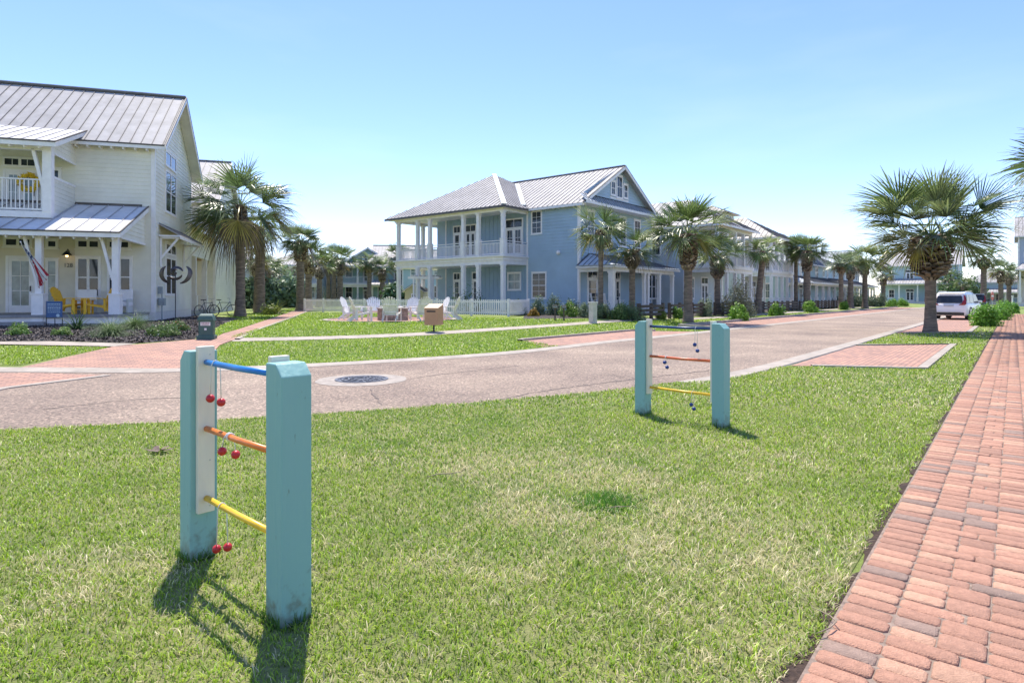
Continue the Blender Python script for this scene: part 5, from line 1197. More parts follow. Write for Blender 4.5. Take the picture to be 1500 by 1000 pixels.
for (cx_,) in cols:
    column(h1, cx_, py0, .745, 3.88, .22, .40, .80, cap=False)
    column(h1, cx_-.20, py0, 2.3, 3.62, .001, .001, 0, cap=False) if False else None
    mb = MB(); mb.bar((cx_-.10, py0, 2.15), (cx_-.52, py0, 3.90), .10, .10, (0, 1, 0)); 
    if cx_ > -1: mb.bar((cx_, py0+.1, 2.15), (cx_, py0+.55, 3.90), .10, .10)
    mb.build('brace', M['white'], h1)
    boxpart(h1, 'pier', 'white', (cx_-.2, cx_+.2, py0-.24, py0+.2, -.1, .64))
boxpart(h1, 'porch_ceiling', 'soffit', (px0, px1-.2, -3.48, -.05, 4.14, 4.18))
xs = F1.fx(55, -4.6)
for i in range(3): boxpart(h1, 'step', 'deck', (-12, xs, -4.05-.32*(2-i)-.02*i*0, -3.9 if i == 2 else -3.9, .02, .16+.16*i))
# lamp and number
lx = F1.fx(98, -.3); lz = F1.z(372, lx, -.3)
mb = MB(); mb.tube([(lx, -.02, lz+.12), (lx, -.2, lz+.22), (lx, -.3, lz+.12)], .02, 8); mb.tube([(lx, -.3, lz+.13), (lx, -.3, lz+.08), (lx, -.3, lz-.06)], [.04, .10, .2], 16); lp = mb.build('wall_lamp', M['darkmetal'], h1)
em = mat('lamp_bulb', (.9, .6, .2), .4, 0, 1); N_, L_, b_ = nodes(em); b_.inputs['Emission Color'].default_value = (1, .62, .25, 1); b_.inputs['Emission Strength'].default_value = 3
mb = MB(); mb.sphere((lx, -.3, lz-.08), .055); mb.build('bulb', em, lp)
def text(parent, s, size, loc, rot, m, name='lettering', ext=.004):
    cu = bpy.data.curves.new(name, 'FONT'); cu.body = s; cu.size = size; cu.extrude = ext; cu.materials.append(m)
    tmp = bpy.data.objects.new('tmp', cu); C.objects.link(tmp); bpy.context.view_layer.update(); me = bpy.data.meshes.new_from_object(tmp.evaluated_get(bpy.context.evaluated_depsgraph_get())); bpy.data.objects.remove(tmp); me.materials.clear(); me.materials.append(m)
    o = bpy.data.objects.new(name, me); C.objects.link(o); o.parent = parent; o.location = loc; o.rotation_euler = rot; return o
nx_ = F1.fx(93.5, 0); text(h1, '128', .24, (nx_, -.035, F1.z(391, nx_, 0)), (R(90), 0, 0), M['darkmetal'], 'house_number')
# gas meter
mx2 = F1.fy(238, .12); mb = MB(); mb.box(.05, .32, .45, .75, 1.05, 1.4); mb.tube([(.18, .6, -.1), (.18, .6, 1.9)], .03, 8); mb.tube([(.18, .45, 1.25), (.18, .42, 1.25)], .12, 12); mb.box(.03, .2, .5, .7, 1.6, 1.95)
mb.build('gas_meter', mat('meter_gray', (.28, .32, .34), .5, .1, 9), h1)
mb = MB(); mb.sphere((-1.4, -.05, 1.75), .09); mb.build('hose_bib', M['white'], h1)
# breezeway wing and rear block
c2 = 'cream'
mb = MB(); lap(mb, (-.3, 8.03), (0, 1), (1, 0), [(4.05, 0, 8.4), (5.9, 0, 8.4)]); mb.box(-.5, -.302, 8.05, 16.4, 4.05, 5.9)
lap(mb, (0, 16.4), (0, 1), (1, 0), [(.6, 0, 11), (8.6, 0, 11), (12.1, 5.5, 5.5)]); lap(mb, (0, 16.4), (-1, 0), (0, -1), [(.6, 0, 14), (8.6, 0, 14)], .3); mb.box(-14, -.01, 16.42, 27.38, .3, 8.5)
mb.build('rear_wall', M[c2], h1, fixn=False)
mb = MB(); roofp(mb, [(.35, 15.9, 8.4), (-14, 15.9, 8.4), (-14, 21.9, 12.4), (.35, 21.9, 12.4)], .5); roofp(mb, [(.35, 27.9, 8.4), (-14, 27.9, 8.4), (-14, 21.901, 12.4), (.35, 21.901, 12.4)], .5)
roofp(mb, [(.35, 8.1, 5.65), (.35, 16.3, 5.65), (-4, 16.3, 8.0), (-4, 8.1, 8.0)], .5); ridge(mb, (.35, 21.9, 12.4), (-14, 21.9, 12.4), .3)
rr = mb.build('rear_roof', [M['roof'], M['seam']], h1)
mb = MB(); fasc(mb, (.36, 8.1, 5.63), (.36, 16.3, 5.63), .18); fasc(mb, (.36, 15.9, 8.38), (-14, 15.9, 8.38), .18); mb.bar((.36, 15.9, 8.26), (.36, 21.9, 12.26), .04, .2); mb.bar((.36, 27.9, 8.26), (.36, 21.9, 12.26), .04, .2); mb.build('fascia', M['white'], rr)
for px in (285, 300.5, 312): y = F1.fy(px, -.35); column(h1, -.4, y, .6, 4.05, .3, .42, .9, 'trim', cap=False)
boxpart(h1, 'wing_floor', 'deck', (-5, -.1, 8.05, 16.38, .3, .6)); boxpart(h1, 'corner_board', 'white', (-.14, .036, 16.36, 16.55, .3, 8.4)); boxpart(h1, 'corner_board', 'white', (-.14, .036, 27.25, 27.44, .3, 8.4))
boxpart(h1, 'wing_ceiling', mat('cedar_ceiling', (.42, .24, .14), .6, .1, 3), (-5, -.5, 8.05, 16.38, 4.06, 4.12))
boxpart(h1, 'base_skirt', 'trim', (-.05, .05, 16.4, 27.4, 0, .58), (-.06, .02, 8.05, 16.36, .02, .26))
# --- things on the porch
x, y = F1.w(F1.fx(101, -2.9), -2.9); adirondack('adirondack_chair', 'yellow adirondack chair on the cream porch, left of the small table', (x, y, .745), A1+R(-8), M['yellow'], 'yellow porch chairs', 1.1)
x, y = F1.w(F1.fx(141, -2.9), -2.9); adirondack('adirondack_chair', 'yellow adirondack chair on the cream porch, right of the small table, facing left', (x, y, .745), A1+R(188), M['yellow'], 'yellow porch chairs', 1.1)
x, y = F1.w(F1.fx(121, -2.9), -2.9); tb = thing('side_table', 'yellow side table between the two porch chairs', 'table', (x, y, .745), A1)
mb = MB()
for k in range(5): mb.box(-.40, .40, -.25+k*.10, -.155+k*.10, .56, .585)
mb.build('table_top', M['yellow'], tb)
for sx in (-.3, .3):
    for sy in (-.18, .18): mb = MB(); mb.box(sx-.04, sx+.04, sy-.02, sy+.02, 0, .56); mb.build('leg', M['yellow'], tb)
mb = MB(); mb.box(-.34, .34, -.18, .18, .18, .21); mb.build('shelf', M['yellow'], tb)
# white wicker chairs behind, near the wall
for px, lb in ((124, 'white cushioned porch chair seen between the yellow chairs'), (178, 'white cushioned porch chair right of the porch column')):
    x, y = F1.w(F1.fx(px, -.75), -.75); t = thing('porch_chair', lb, 'porch chair', (x, y, .745), A1, 'white porch chairs')
    mb = MB(); mb.box(-.38, .38, -.33, .33, .28, .5); mb.build('seat', M['white'], t, bevel=.05); mb = MB(); mb.box(-.38, .38, .22, .36, .5, 1.05); mb.build('backrest', M['white'], t, bevel=.06)
    for sx in (-.32, .32): mb = MB(); mb.box(sx-.05, sx+.05, -.33, .33, .0, .62); mb.build('armrest', M['offwhite'], t, bevel=.02)
# flag
cx_ = -3.2; fx_, fy_ = F1.w(cx_+.0, py0-.15)
fl = thing('flag', 'United States flag hanging from an angled pole on the porch column', 'flag', (fx_, fy_, 2.0), A1)
P0 = Vector((0, 0, .3)); P1 = Vector((F1.fx(30, py0-1.0)-cx_, -.85, 1.55)); mb = MB(); mb.tube([P0, P1], .014, 8); mb.sphere(P1, .03); mb.build('pole', M['white'], fl)
mb = MB(); U = 26; W = 18
def fpt(u, v):   # u: along the hoist (pole), v: fly hanging down
    top = P1+(P0-P1)*(.02+.52*u); d = Vector((.50, .25, -1.25)).normalized(); w = 1.35*v*(1-.12*u)
    fold = .055*math.sin(u*17+v*2.0)*v**.6
    return top*(1-.0)+d*w+Vector((fold+.18*v*(1-u), fold*.8, 0))+Vector((.30*v*v*(.4-u), .12*math.sin(v*5)*.4, 0))
for i in range(U):
    for j in range(W):
        u, v = i/U, j/W; stripe = int(u*13) % 2
        mb.mi = 2 if (u < 7/13 and v < .4) else (0 if stripe == 0 else 1)
        if mb.mi == 2 and (i % 2 == 1 and j % 2 == 1): mb.mi = 1
        mb.face([fpt(i/U, j/W), fpt((i+1)/U, j/W), fpt((i+1)/U, (j+1)/W), fpt(i/U, (j+1)/W)])
mb.build('cloth', [mat('flag_red', (.42, .03, .05), .8, .05, 5, trans=.3), mat('flag_white', (.7, .7, .7), .8, .03, 5, trans=.3), mat('flag_blue', (.03, .05, .16), .8, .05, 5, trans=.2)], fl, smooth=True, fixn=False)
# wreath
wx = F1.fx(43, -.1); x, y = F1.w(wx, -.16); wr = thing('wreath', 'round yellow wreath on the upper balcony door', 'wreath', (x, y, 6.55), A1)
mb = MB(); k = 40
for i in range(150):
    a = random.random()*6.28; r = .33+random.uniform(-.09, .09); c = Vector((math.cos(a)*r, random.uniform(-.06, .03), math.sin(a)*r)); d = Vector((random.uniform(-1, 1), random.uniform(-1, .2), random.uniform(-1, 1)))*.09; e = Vector((random.uniform(-1, 1), 0, random.uniform(-1, 1)))*.07
    mb.face([c-e, c-d, c+e, c+d])
mb.tube([(math.cos(a*math.pi/12)*.33, 0, math.sin(a*math.pi/12)*.33) for a in range(25)], .05, 6)
mb.build('blossoms', mat('wreath_yellow', (.75, .5, .03), .7, .15, 9), wr)
# house sign
x, y = GD(80, 23.3); sg2 = thing('yard_sign', 'small blue yard sign with pale lettering in a black frame below the porch', 'yard sign', gz(x, y), R(-3))
mb = MB(); mb.box(-.34, -.32, -.01, .01, -.1, .98); mb.box(.30, .32, -.01, .01, -.1, .36); mb.box(-.33, .31, -.01, .01, .34, .36); mb.box(0, .02, -.01, .01, -.1, .34); mb.build('frame', mdk, sg2)
mb = MB(); mb.box(-.32, .30, -.014, .014, .37, .99); mb.build('panel', mat('sign_blue', (.035, .10, .25), .5, .1, 4), sg2)
mb = MB(); rnd = random.Random(4)
for r in range(5):
    x = -.26
    while x < .2:
        w = rnd.uniform(.03, .07); mb.box(x, x+w, -.0175, -.0145, .86-r*.075, .86-r*.075+(.035 if r in (0, 2) else .022)); x += w+.02
mb.sphere((.14, -.012, .45), .085, 14, 8, (1, .05, .8)); mb.build('lettering', mat('sign_pale', (.45, .58, .65), .5, .1, 9), sg2)

# ================================================================ HOUSE TWO (blue, centre)
F2 = Frame(*xy(32.07, 27.13), ANG_ST)
h2 = thing('blue_house', 'blue two-storey house with wrap-around double porch and metal roof in the centre', 'house', (*xy(32.07, 27.13), 0), ANG_ST)
WX = 2.65; WY0 = -4.47; GX1 = 13.35; FZ = .55; DZ = 4.35; EV = 8.0
LW = ((WX, 9.3), (0, -1), (-1, 0))            # left wall seen from -x ; a runs toward -y
mb = MB(); lap(mb, (WX, 0), (0, -1), (-1, 0), [(.3, 0, 4.47), (EV, 0, 4.47)], .22, .033)
lap(mb, (WX, WY0), (1, 0), (0, -1), [(.3, 0, 10.7), (EV+.1, 0, 10.7)], .22, .033)
lap(mb, (WX, WY0-.03), (1, 0), (0, -1), [(EV+.55, .4, 10.3), (EV+3.05, 5.33, 5.37)], .2)
mb.box(WX+.002, GX1, WY0+.002, 9.3, .3, EV-.02); mb.build('wall', M['blue'], h2, fixn=False)
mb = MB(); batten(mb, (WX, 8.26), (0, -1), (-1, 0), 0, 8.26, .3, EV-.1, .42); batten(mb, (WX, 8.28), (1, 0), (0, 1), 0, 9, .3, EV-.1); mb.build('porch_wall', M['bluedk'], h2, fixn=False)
boxpart(h2, 'corner_board', 'white', (WX-.04, WX+.12, WY0-.04, WY0+.12, .2, EV)); boxpart(h2, 'corner_board', 'white', (WX-.04, WX-.0, -.14, .02, .2, EV)); boxpart(h2, 'corner_board', 'white', (WX-.05, WX+.1, 8.2, 8.32, .2, EV)); boxpart(h2, 'corner_board', 'white', (GX1-.12, GX1+.04, WY0-.04, WY0+.12, .2, EV))
# main gable roof: ridge along y at x = 8, from y=-4.9 to 8 ; eave z EV
sl = .58; RX = 8.0; RZ2 = EV+(RX-WX)*sl; o_ = .45; ze = EV-o_*sl; mb = MB(); yf = WY0-.55
roofp(mb, [(WX-o_, yf, ze), (RX, yf, RZ2), (RX, 8.5, RZ2), (WX-o_, 8.5, ze)], .42)
roofp(mb, [(GX1+o_, yf, ze), (RX+.001, yf, RZ2), (RX+.001, 8.5, RZ2), (GX1+o_, 8.5, ze)], .42); ridge(mb, (RX, yf, RZ2), (RX, 7, RZ2), .3)
rf = mb.build('main_roof', [M['roof'], M['seam']], h2)
mb = MB(); mb.bar((WX-o_, yf-.01, ze-.12), (RX, yf-.01, RZ2-.12), .05, .22); mb.bar((GX1+o_, yf-.01, ze-.12), (RX, yf-.01, RZ2-.12), .05, .22); fasc(mb, (WX-o_-.01, yf, ze), (WX-o_-.01, .0, ze), .16)
for k in range(11): mb.box(WX-o_+.02, WX, yf+.5+.4*k, yf+.56+.4*k, ze-.2, ze-.08)
mb.build('fascia', M['white'], rf)
mb = MB(); mb.bar((WX-o_, yf-.03, ze-.0), (RX, yf-.03, RZ2-.0), .03, .05); mb.bar((GX1+o_, yf-.03, ze), (RX, yf-.03, RZ2), .03, .05); mb.build('drip_edge', M['fascia'], rf)
# skirt roof below the gable
mb = MB(); roofp(mb, [(WX-o_-.05, yf-.35, EV-.12), (GX1+o_+.05, yf-.35, EV-.12), (GX1-.2, WY0-.03, EV+.5), (WX+.2, WY0-.03, EV+.5)], .42, .05); sk = mb.build('skirt_roof', [M['roofb'], M['seam']], h2)
mb = MB(); fasc(mb, (WX-o_-.05, yf-.36, EV-.13), (GX1+o_+.05, yf-.36, EV-.13), .16); mb.box(WX-.3, GX1+.3, yf-.3, WY0-.01, EV-.30, EV-.26)
for k in range(26): mb.box(WX-.2+.42*k, WX-.14+.42*k, yf-.3, WY0, EV-.27, EV-.17)
mb.build('fascia', M['white'], sk)
# pyramid roof over the porches
PX = 6.25; o_ = .5; pe = EV-o_*.577; pz = EV+PX*.577; mb = MB(); pk = (PX, PX, pz); c00 = (-o_, -o_, pe); c01 = (-o_, 12.5+o_-.9, pe); c10 = (12.5+o_, -o_, pe); c11 = (12.5+o_, 12.5+o_-.9, pe)
for tri in ((c00, pk, c01), (c00, (WX+5, -o_, pe), (WX+5, PX-.6, pz-.35), pk), (c01, pk, c11), (c10, c11, pk)):
    if len(tri) == 4: roofp(mb, [c00, c10, pk], .42)
    else: roofp(mb, list(tri), .42)
pr = mb.build('porch_roof', [M['roof'], M['seam']], h2)
mb = MB(); mb.bar(Vector(c00)+Vector((0, 0, .06)), Vector(pk)+Vector((0, 0, .06)), .34, .03); mb.bar((WX-.45, -.02, pe+.33), (7.5, 4.85, EV+4.85*.577+.06), .34, .03); mb.build('hip_flashing', mat('bright_flashing', (.58, .64, .66), .35, .05, 3, metal=.5), pr)
mb = MB(); mb.bar((c00[0]-.01, c00[1], pe-.10), (c01[0]-.01, c01[1], pe-.10), .04, .13); mb.bar((c00[0], c00[1]-.01, pe-.10), (WX, c00[1]-.01, pe-.10), .04, .13); mb.build('fascia', M['fascia'], pr)
mb = MB(); mb.box(-.45, WX-.03, -.45, 12.0, EV-.42, EV-.36); mb.box(WX-.03, 12.6, 8.35, 12.0, EV-.42, EV-.36); mb.build('porch_ceiling', M['white'], pr)
# decks
def deck(z0, z1, nm, m='white', g=0): boxpart(h2, nm, m, (-g, WX-.03, -g, 11.2+g, z0, z1), (WX-.03, 12.4, 8.33, 11.2+g, z0, z1-.003))
deck(.2, FZ, 'porch_deck', 'trim', .1); deck(DZ-.34, DZ-.12, 'balcony_beam', 'white', .10); deck(DZ-.62, DZ-.343, 'lower_beam', 'white', .03); deck(DZ-.117, DZ, 'balcony_deck', 'white', .22)
boxpart(h2, 'upper_beam', 'white', (-.1, .1, -.1, 11.3, EV-.62, EV-.425), (.1, WX-.03, -.1, .1, EV-.62, EV-.425), (.1, 12.4, 11.1, 11.3, EV-.62, EV-.425))
ys = [0.0]+[F2.fy(px, 0) for px in (701, 679, 630, 612)]+[10.95]
cps = [(0, y) for y in ys]+[(F2.fx(640, 10.95) if False else 2.6, 10.95), (5.6, 10.95), (8.8, 10.95), (12, 10.95)]
for (x, y) in cps:
    column(h2, x, y, FZ, DZ-.62, .26, .34, .0); column(h2, x, y, DZ, EV-.62, .24, .33, 1.1)
for i in range(len(ys)-1): railing(h2, (0, ys[i]+.16), (0, ys[i+1]-.16), DZ, 1.0)
railing(h2, (.16, 0), (WX-.05, 0), DZ, 1.0); railing(h2, (.16, 10.95), (2.44, 10.95), DZ, 1.0); railing(h2, (2.76, 10.95), (5.44, 10.95), DZ, 1.0); railing(h2, (5.76, 10.95), (12, 10.95), DZ, 1.0)
# openings on the left wall (plane x = WX); a measured from y=9.3 toward -y
def ly(px): return 9.3-F2.fy(px, WX)
def lwall(x0, x1, zb, zt, kind='w', **k):
    a0, a1 = sorted((ly(x0), ly(x1))); (window if kind == 'w' else door)(h2, *LW, a0, zb, a1-a0, zt-zb, **k)
lwall(664.5, 676, DZ, DZ+2.75, 'd', nx=1, ny=3, out=.02); lwall(681.5, 698.5, DZ, DZ+2.75, 'd', nx=1, ny=3, leafs=2, out=.02)
lwall(740.5, 767, DZ, DZ+2.85, 'd', nx=2, ny=3, leafs=2, out=.03, transom=.55)
lwall(664.5, 675.5, FZ, FZ+2.85, 'd', nx=2, ny=4, out=.02); lwall(692, 705, FZ, FZ+2.85, 'd', nx=2, ny=4, out=.02)
zz = lambda py, px: F2.z(py, WX, F2.fy(px, WX))
lwall(744, 764, zz(425, 754), zz(399, 754), nx=2, ny=2, glassm='glassl', out=.02)
lwall(779, 801, zz(437, 790), zz(398.5, 790), nx=2, ny=4); lwall(778.5, 794.5, zz(343, 786), zz(308.5, 786), nx=2, ny=4)
mb = MB(); mb.sphere((WX-.1, F2.fy(819, WX), zz(370, 819)), .16, 12, 8); mb.build('dryer_vent', M['white'], h2)
# gable wall openings (plane y = WY0)
GW = ((WX, WY0), (1, 0), (0, -1))
def gwall(x0, x1, zb, zt, kind='w', **k):
    a0, a1 = F2.fx(x0, WY0)-WX, F2.fx(x1, WY0)-WX; (window if kind == 'w' else door)(h2, *GW, a0, zb, a1-a0, zt-zb, **k)
for x0, x1 in ((859, 870.5), (884, 895.5), (907, 917), (928, 938)): gwall(x0, x1, 5.2, 7.45, nx=2, ny=4, tr=.14)
GO = ((WX, WY0-.035), (1, 0), (0, -1))
for c, w, zb, zt in ((4.42, .72, 8.85, 9.95), (5.35, .95, 8.75, 10.45), (6.28, .72, 8.85, 9.95)): window(h2, *GO, c-w/2, zb, w, zt-zb, 2, 2, tr=.13)
boxpart(h2, 'triangle_trim', 'white', (WX+4.0, WX+6.7, WY0-.075, WY0-.036, 8.62, 8.73))
gwall(859.5, 875, FZ, FZ+2.8, 'd', nx=1, ny=3); gwall(900, 908, FZ, FZ+2.8, 'd', nx=1, ny=3)
gwall(942, 960, 1.3, FZ+2.75, nx=1, ny=2); gwall(966, 985, 1.1, FZ+2.75, nx=1, ny=2)
# front street porch
fx0, fx1, fy0 = WX, WX+9.2, WY0-2.5
mb = MB(); e0 = 3.55; t0_ = 4.45
roofp(mb, [(fx0-.4, fy0-.4, e0), (fx1+.4, fy0-.4, e0), (fx1-1.2, WY0-.03, t0_), (fx0+1.2, WY0-.03, t0_)], .42, .05)
roofp(mb, [(fx0-.4, fy0-.4, e0), (fx0+1.2, WY0-.03, t0_), (fx0-.4, WY0-.03, e0)], .42, .05); roofp(mb, [(fx1+.4, fy0-.4, e0), (fx1-1.2, WY0-.03, t0_), (fx1+.4, WY0-.03, e0)], .42, .05)
pr = mb.build('front_porch_roof', [M['roofb'], M['seam']], h2)
mb = MB(); fasc(mb, (fx0-.4, fy0-.41, e0-.02), (fx1+.4, fy0-.41, e0-.02), .12); fasc(mb, (fx0-.41, fy0-.4, e0-.02), (fx0-.41, WY0, e0-.02), .12); mb.build('fascia', M['trim'], pr)
boxpart(h2, 'front_beam', 'white', (fx0+.0, fx1, fy0-.1, fy0+.12, e0-.42, e0-.16), (fx0-.02, fx0+.16, fy0+.12, WY0-.04, e0-.42, e0-.16), (fx1-.16, fx1+.02, fy0+.12, WY0-.04, e0-.42, e0-.16))
boxpart(h2, 'front_deck', 'trim', (fx0-.1, fx1+.1, fy0-.15, WY0-.03, .0, FZ)); boxpart(h2, 'front_ceiling', 'soffit', (fx0+.1, fx1-.1, fy0, WY0-.04, e0-.15, e0-.12))
for px in (896, 965, 989): column(h2, min(F2.fx(px, fy0), fx1-.15), fy0, FZ, e0-.42, .32 if px == 896 else .24, .38, 0)
column(h2, fx0+5.0, fy0, FZ, e0-.42, .24, .3, 0); column(h2, F2.fx(943, fy0), fy0, FZ, e0-.42, .2, .3, 0)
# rocking chairs on the front porch
def rocker(fr, lx_, ly_, rz, z, label):
    x, y = fr.w(lx_, ly_); t = thing('rocking_chair', label, 'rocking chair', (x, y, z), rz, 'white rocking chairs on the blue porch')
    mb = MB()
    for k in range(7): mb.bar((-.24, -.22+k*.073, .45), (-.36, -.22+k*.073, 1.12), .045, .015, (1, 0, 0))
    mb.bar((-.36, -.26, 1.12), (-.36, .26, 1.12), .03, .09); mb.build('backrest', M['white'], t)
    mb = MB(); mb.box(-.25, .27, -.26, .26, .40, .44); mb.build('seat', M['white'], t)
    for s in (-1, 1):
        mb = MB(); mb.tube([(-.5, s*.25, .12), (-.25, s*.25, .04), (.1, s*.25, .02), (.42, s*.25, .08)], .022, 6); mb.build('rocker', M['white'], t)
        mb = MB(); mb.box(.2, .25, s*.25-.025, s*.25+.025, .03, .66); mb.box(-.27, -.22, s*.25-.025, s*.25+.025, .04, .66); mb.build('leg', M['white'], t)
        mb = MB(); mb.box(-.32, .32, s*.28-.05, s*.28+.05, .66, .69); mb.build('armrest', M['white'], t)
    return t
rocker(F2, fx0+.2, fy0+1.3, ANG_ST+R(-70), FZ, 'white rocking chair at the corner of the blue porch, left of the slim palm')
rocker(F2, fx0+2.4, WY0-.8, ANG_ST+R(-90), FZ, 'white rocking chair further in on the blue street porch by the door')
rocker(F2, fx0+3.9, WY0-.8, ANG_ST+R(-90), FZ, 'white rocking chair behind the short fat-headed palm on the blue porch')

# ================================================================ GENERIC NEIGHBOUR HOUSES
def neighbour(name, label, fr, W, Dp, eave, wallm, roofm='roof', roof='hip', pitch=.55, porch=None, fl=2, nf=3, ns=2, cat='house', group='neighbouring houses', z0=.3, trimm='white', step=.3, low=None, cupola=False, dormer=False, doorx=None, cover=False):
    """front faces -y of the frame, x along the front"""
    h = thing(name, label, cat, (*fr.o, 0), fr.a, group); mid = z0+(eave-z0)*.5
    sides = [((0, 0), (1, 0), (0, -1), W), ((0, Dp), (0, -1), (-1, 0), Dp), ((W, 0), (0, 1), (1, 0), Dp)]
    mb = MB(); mb.box(.002, W-.002, .002, Dp-.002, -.2, eave-.02)
    for O, A, N, L in sides:
        prof = [(z0, 0, L), (eave, 0, L)]
        if roof == 'gable_y' and N == (0, -1): prof.append((eave+W/2*pitch-.1, W/2, W/2))
        if roof == 'gable_x' and N != (0, -1): prof.append((eave+Dp/2*pitch-.1, Dp/2, Dp/2))
        if low: lap(mb, O, A, N, [(mid, 0, L)]+prof[1:], step)
        else: lap(mb, O, A, N, prof, step)
    mb.build('wall', M[wallm], h, fixn=False)
    if low:
        mb = MB()
        for O, A, N, L in sides: lap(mb, O, A, N, [(z0, 0, L), (mid, 0, L)], step)
        mb.build('lower_wall', M[low], h, fixn=False)
    for x, y in ((0, 0), (W, 0), (0, Dp)): boxpart(h, 'corner_board', trimm, (x-.09, x+.09, y-.09, y+.09, z0-.2, eave-.05))
    o = .5; mb = MB(); e = eave-o*pitch; yb = -porch['d'] if cover else 0
    if roof == 'hip':
        De = Dp-yb; r = min(W, De)/2; zt = eave+r*pitch; c = [(-o, yb-o, e), (W+o, yb-o, e), (W+o, Dp+o, e), (-o, Dp+o, e)]
        if W >= De: a, b = (r, yb+r, zt), (W-r, yb+r, zt); fs = [[c[0], c[1], b, a], [c[1], c[2], b], [c[2], c[3], a, b], [c[3], c[0], a]] 
        else: a, b = (r, yb+r, zt), (r, Dp-r, zt); fs = [[c[0], c[1], a], [c[1], c[2], b, a], [c[2], c[3], b], [c[3], c[0], a, b]]
        if abs(W-De) < .01: fs = [[c[i], c[(i+1) % 4], a] for i in range(4)]
        for f in fs: roofp(mb, f, .5, .06)
    elif roof == 'gable_x':
        zt = eave+Dp/2*pitch; roofp(mb, [(-o, -o, e), (W+o, -o, e), (W+o, Dp/2, zt), (-o, Dp/2, zt)], .5); roofp(mb, [(-o, Dp+o, e), (W+o, Dp+o, e), (W+o, Dp/2+.001, zt), (-o, Dp/2+.001, zt)], .5); ridge(mb, (-o, Dp/2, zt), (W+o, Dp/2, zt))
    else:
        zt = eave+W/2*pitch; roofp(mb, [(-o, -o, e), (-o, Dp+o, e), (W/2, Dp+o, zt), (W/2, -o, zt)], .5); roofp(mb, [(W+o, -o, e), (W+o, Dp+o, e), (W/2+.001, Dp+o, zt), (W/2+.001, -o, zt)], .5); ridge(mb, (W/2, -o, zt), (W/2, Dp+o, zt))
    rf = mb.build('roof', [M[roofm], M['seam']], h)
    mb = MB()
    if roof == 'gable_y': mb.bar((-o, -o-.02, e-.1), (W/2, -o-.02, zt-.1), .05, .2); mb.bar((W+o, -o-.02, e-.1), (W/2, -o-.02, zt-.1), .05, .2)
    if roof == 'gable_x': 
        for x in (-o-.02, W+o+.02): mb.bar((x, -o, e-.1), (x, Dp/2, zt-.1), .05, .2); mb.bar((x, Dp+o, e-.1), (x, Dp/2, zt-.1), .05, .2)
    fasc(mb, (-o, yb-o-.01, e), (W+o, yb-o-.01, e), .14); fasc(mb, (-o-.01, yb-o, e), (-o-.01, Dp+o, e), .14); mb.build('fascia', M[trimm], rf)
    rnd = random.Random(label)
    for f in range(fl):
        zb = z0+1.0+f*(mid-z0) if fl > 1 else z0+1.0; wh = 1.75
        for k in range(nf):
            c = W*(k+.5)/nf
            if f == 0 and doorx is not None and k == doorx: door(h, *sides[0][:3], c-.6, z0+.25, 1.2, 2.7, 2, 3)
            elif porch and k % 2 == 1: door(h, *sides[0][:3], c-.75, z0+.25+f*(mid-z0), 1.5, 2.6, 1, 3, leafs=2)
            else: window(h, *sides[0][:3], c-.55, zb, 1.1, wh, 2, 4 if f else 2, tr=.12, glassm=rnd.choice(['glassd', 'glassd', 'glassl']))
        for k in range(ns):
            c = Dp*(k+.5)/ns; window(h, *sides[1][:3], c-.5, zb, 1.0, wh, 2, 2, tr=.12, glassm=rnd.choice(['glassd', 'glassl']))
            window(h, *sides[2][:3], c-.5, zb, 1.0, wh, 2, 2, tr=.12)
    if roof == 'gable_y': window(h, *sides[0][:3], W/2-.6, eave+.5, 1.2, 1.0, 2, 1, tr=.12)
    if porch:
        pd, levels, x0, x1 = porch['d'], porch.get('levels', 1), porch.get('x0', 0), porch.get('x1', W); n = porch.get('n', 4); pt = mid-.1 if levels == 1 else eave-.35
        boxpart(h, 'porch_deck', 'trim', (x0, x1, -pd, -.03, 0, z0+.25))
        if levels == 2:
            boxpart(h, 'balcony_deck', trimm, (x0-.12, x1+.12, -pd-.12, -.03, mid-.15, mid+.12)); boxpart(h, 'balcony_beam', trimm, (x0, x1, -pd, -pd+.2, mid-.45, mid-.153), (x0, x0+.2, -pd+.2, -.03, mid-.45, mid-.153))
        boxpart(h, 'porch_beam', trimm, (x0, x1, -pd, -pd+.2, pt-.3, pt), (x0, x0+.2, -pd+.2, -.03, pt-.3, pt), (x1-.2, x1, -pd+.2, -.03, pt-.3, pt))
        for k in range(n):
            x = x0+.15+(x1-x0-.3)*k/(n-1)
            column(h, x, -pd+.1, z0+.25, (mid-.45 if levels == 2 else pt-.3), .24, .36, .8, trimm, cap=False)
            if levels == 2: column(h, x, -pd+.1, mid+.12, pt-.3, .24, .3, .9, trimm, cap=False)
        if levels == 2:
            for k in range(n-1): a_, b_ = x0+.15+(x1-x0-.3)*k/(n-1), x0+.15+(x1-x0-.3)*(k+1)/(n-1); railing(h, (a_+.15, -pd+.1), (b_-.15, -pd+.1), mid+.12, 1.0, .18, mid=False, m=trimm)
            railing(h, (x0+.12, -pd+.3), (x0+.12, -.1), mid+.12, 1.0, .18, mid=False, m=trimm)
        if cover: boxpart(h, 'porch_ceiling', 'white', (x0-.3, x1+.3, -pd-.3, -.03, pt+.01, pt+.06))
        mb = MB(); pp = .36; zt = pt+.05
        hi = zt+pd*pp
        if not cover: roofp(mb, [(x0-.45, -pd-.45, zt), (x1+.45, -pd-.45, zt), (x1-.6, -.0, hi), (x0+.6, -.0, hi)], .5, .05)
        if not cover: roofp(mb, [(x0-.45, -pd-.45, zt), (x0+.6, 0, hi), (x0-.45, 0, zt)], .5, .05); roofp(mb, [(x1+.45, -pd-.45, zt), (x1-.6, 0, hi), (x1+.45, 0, zt)], .5, .05)
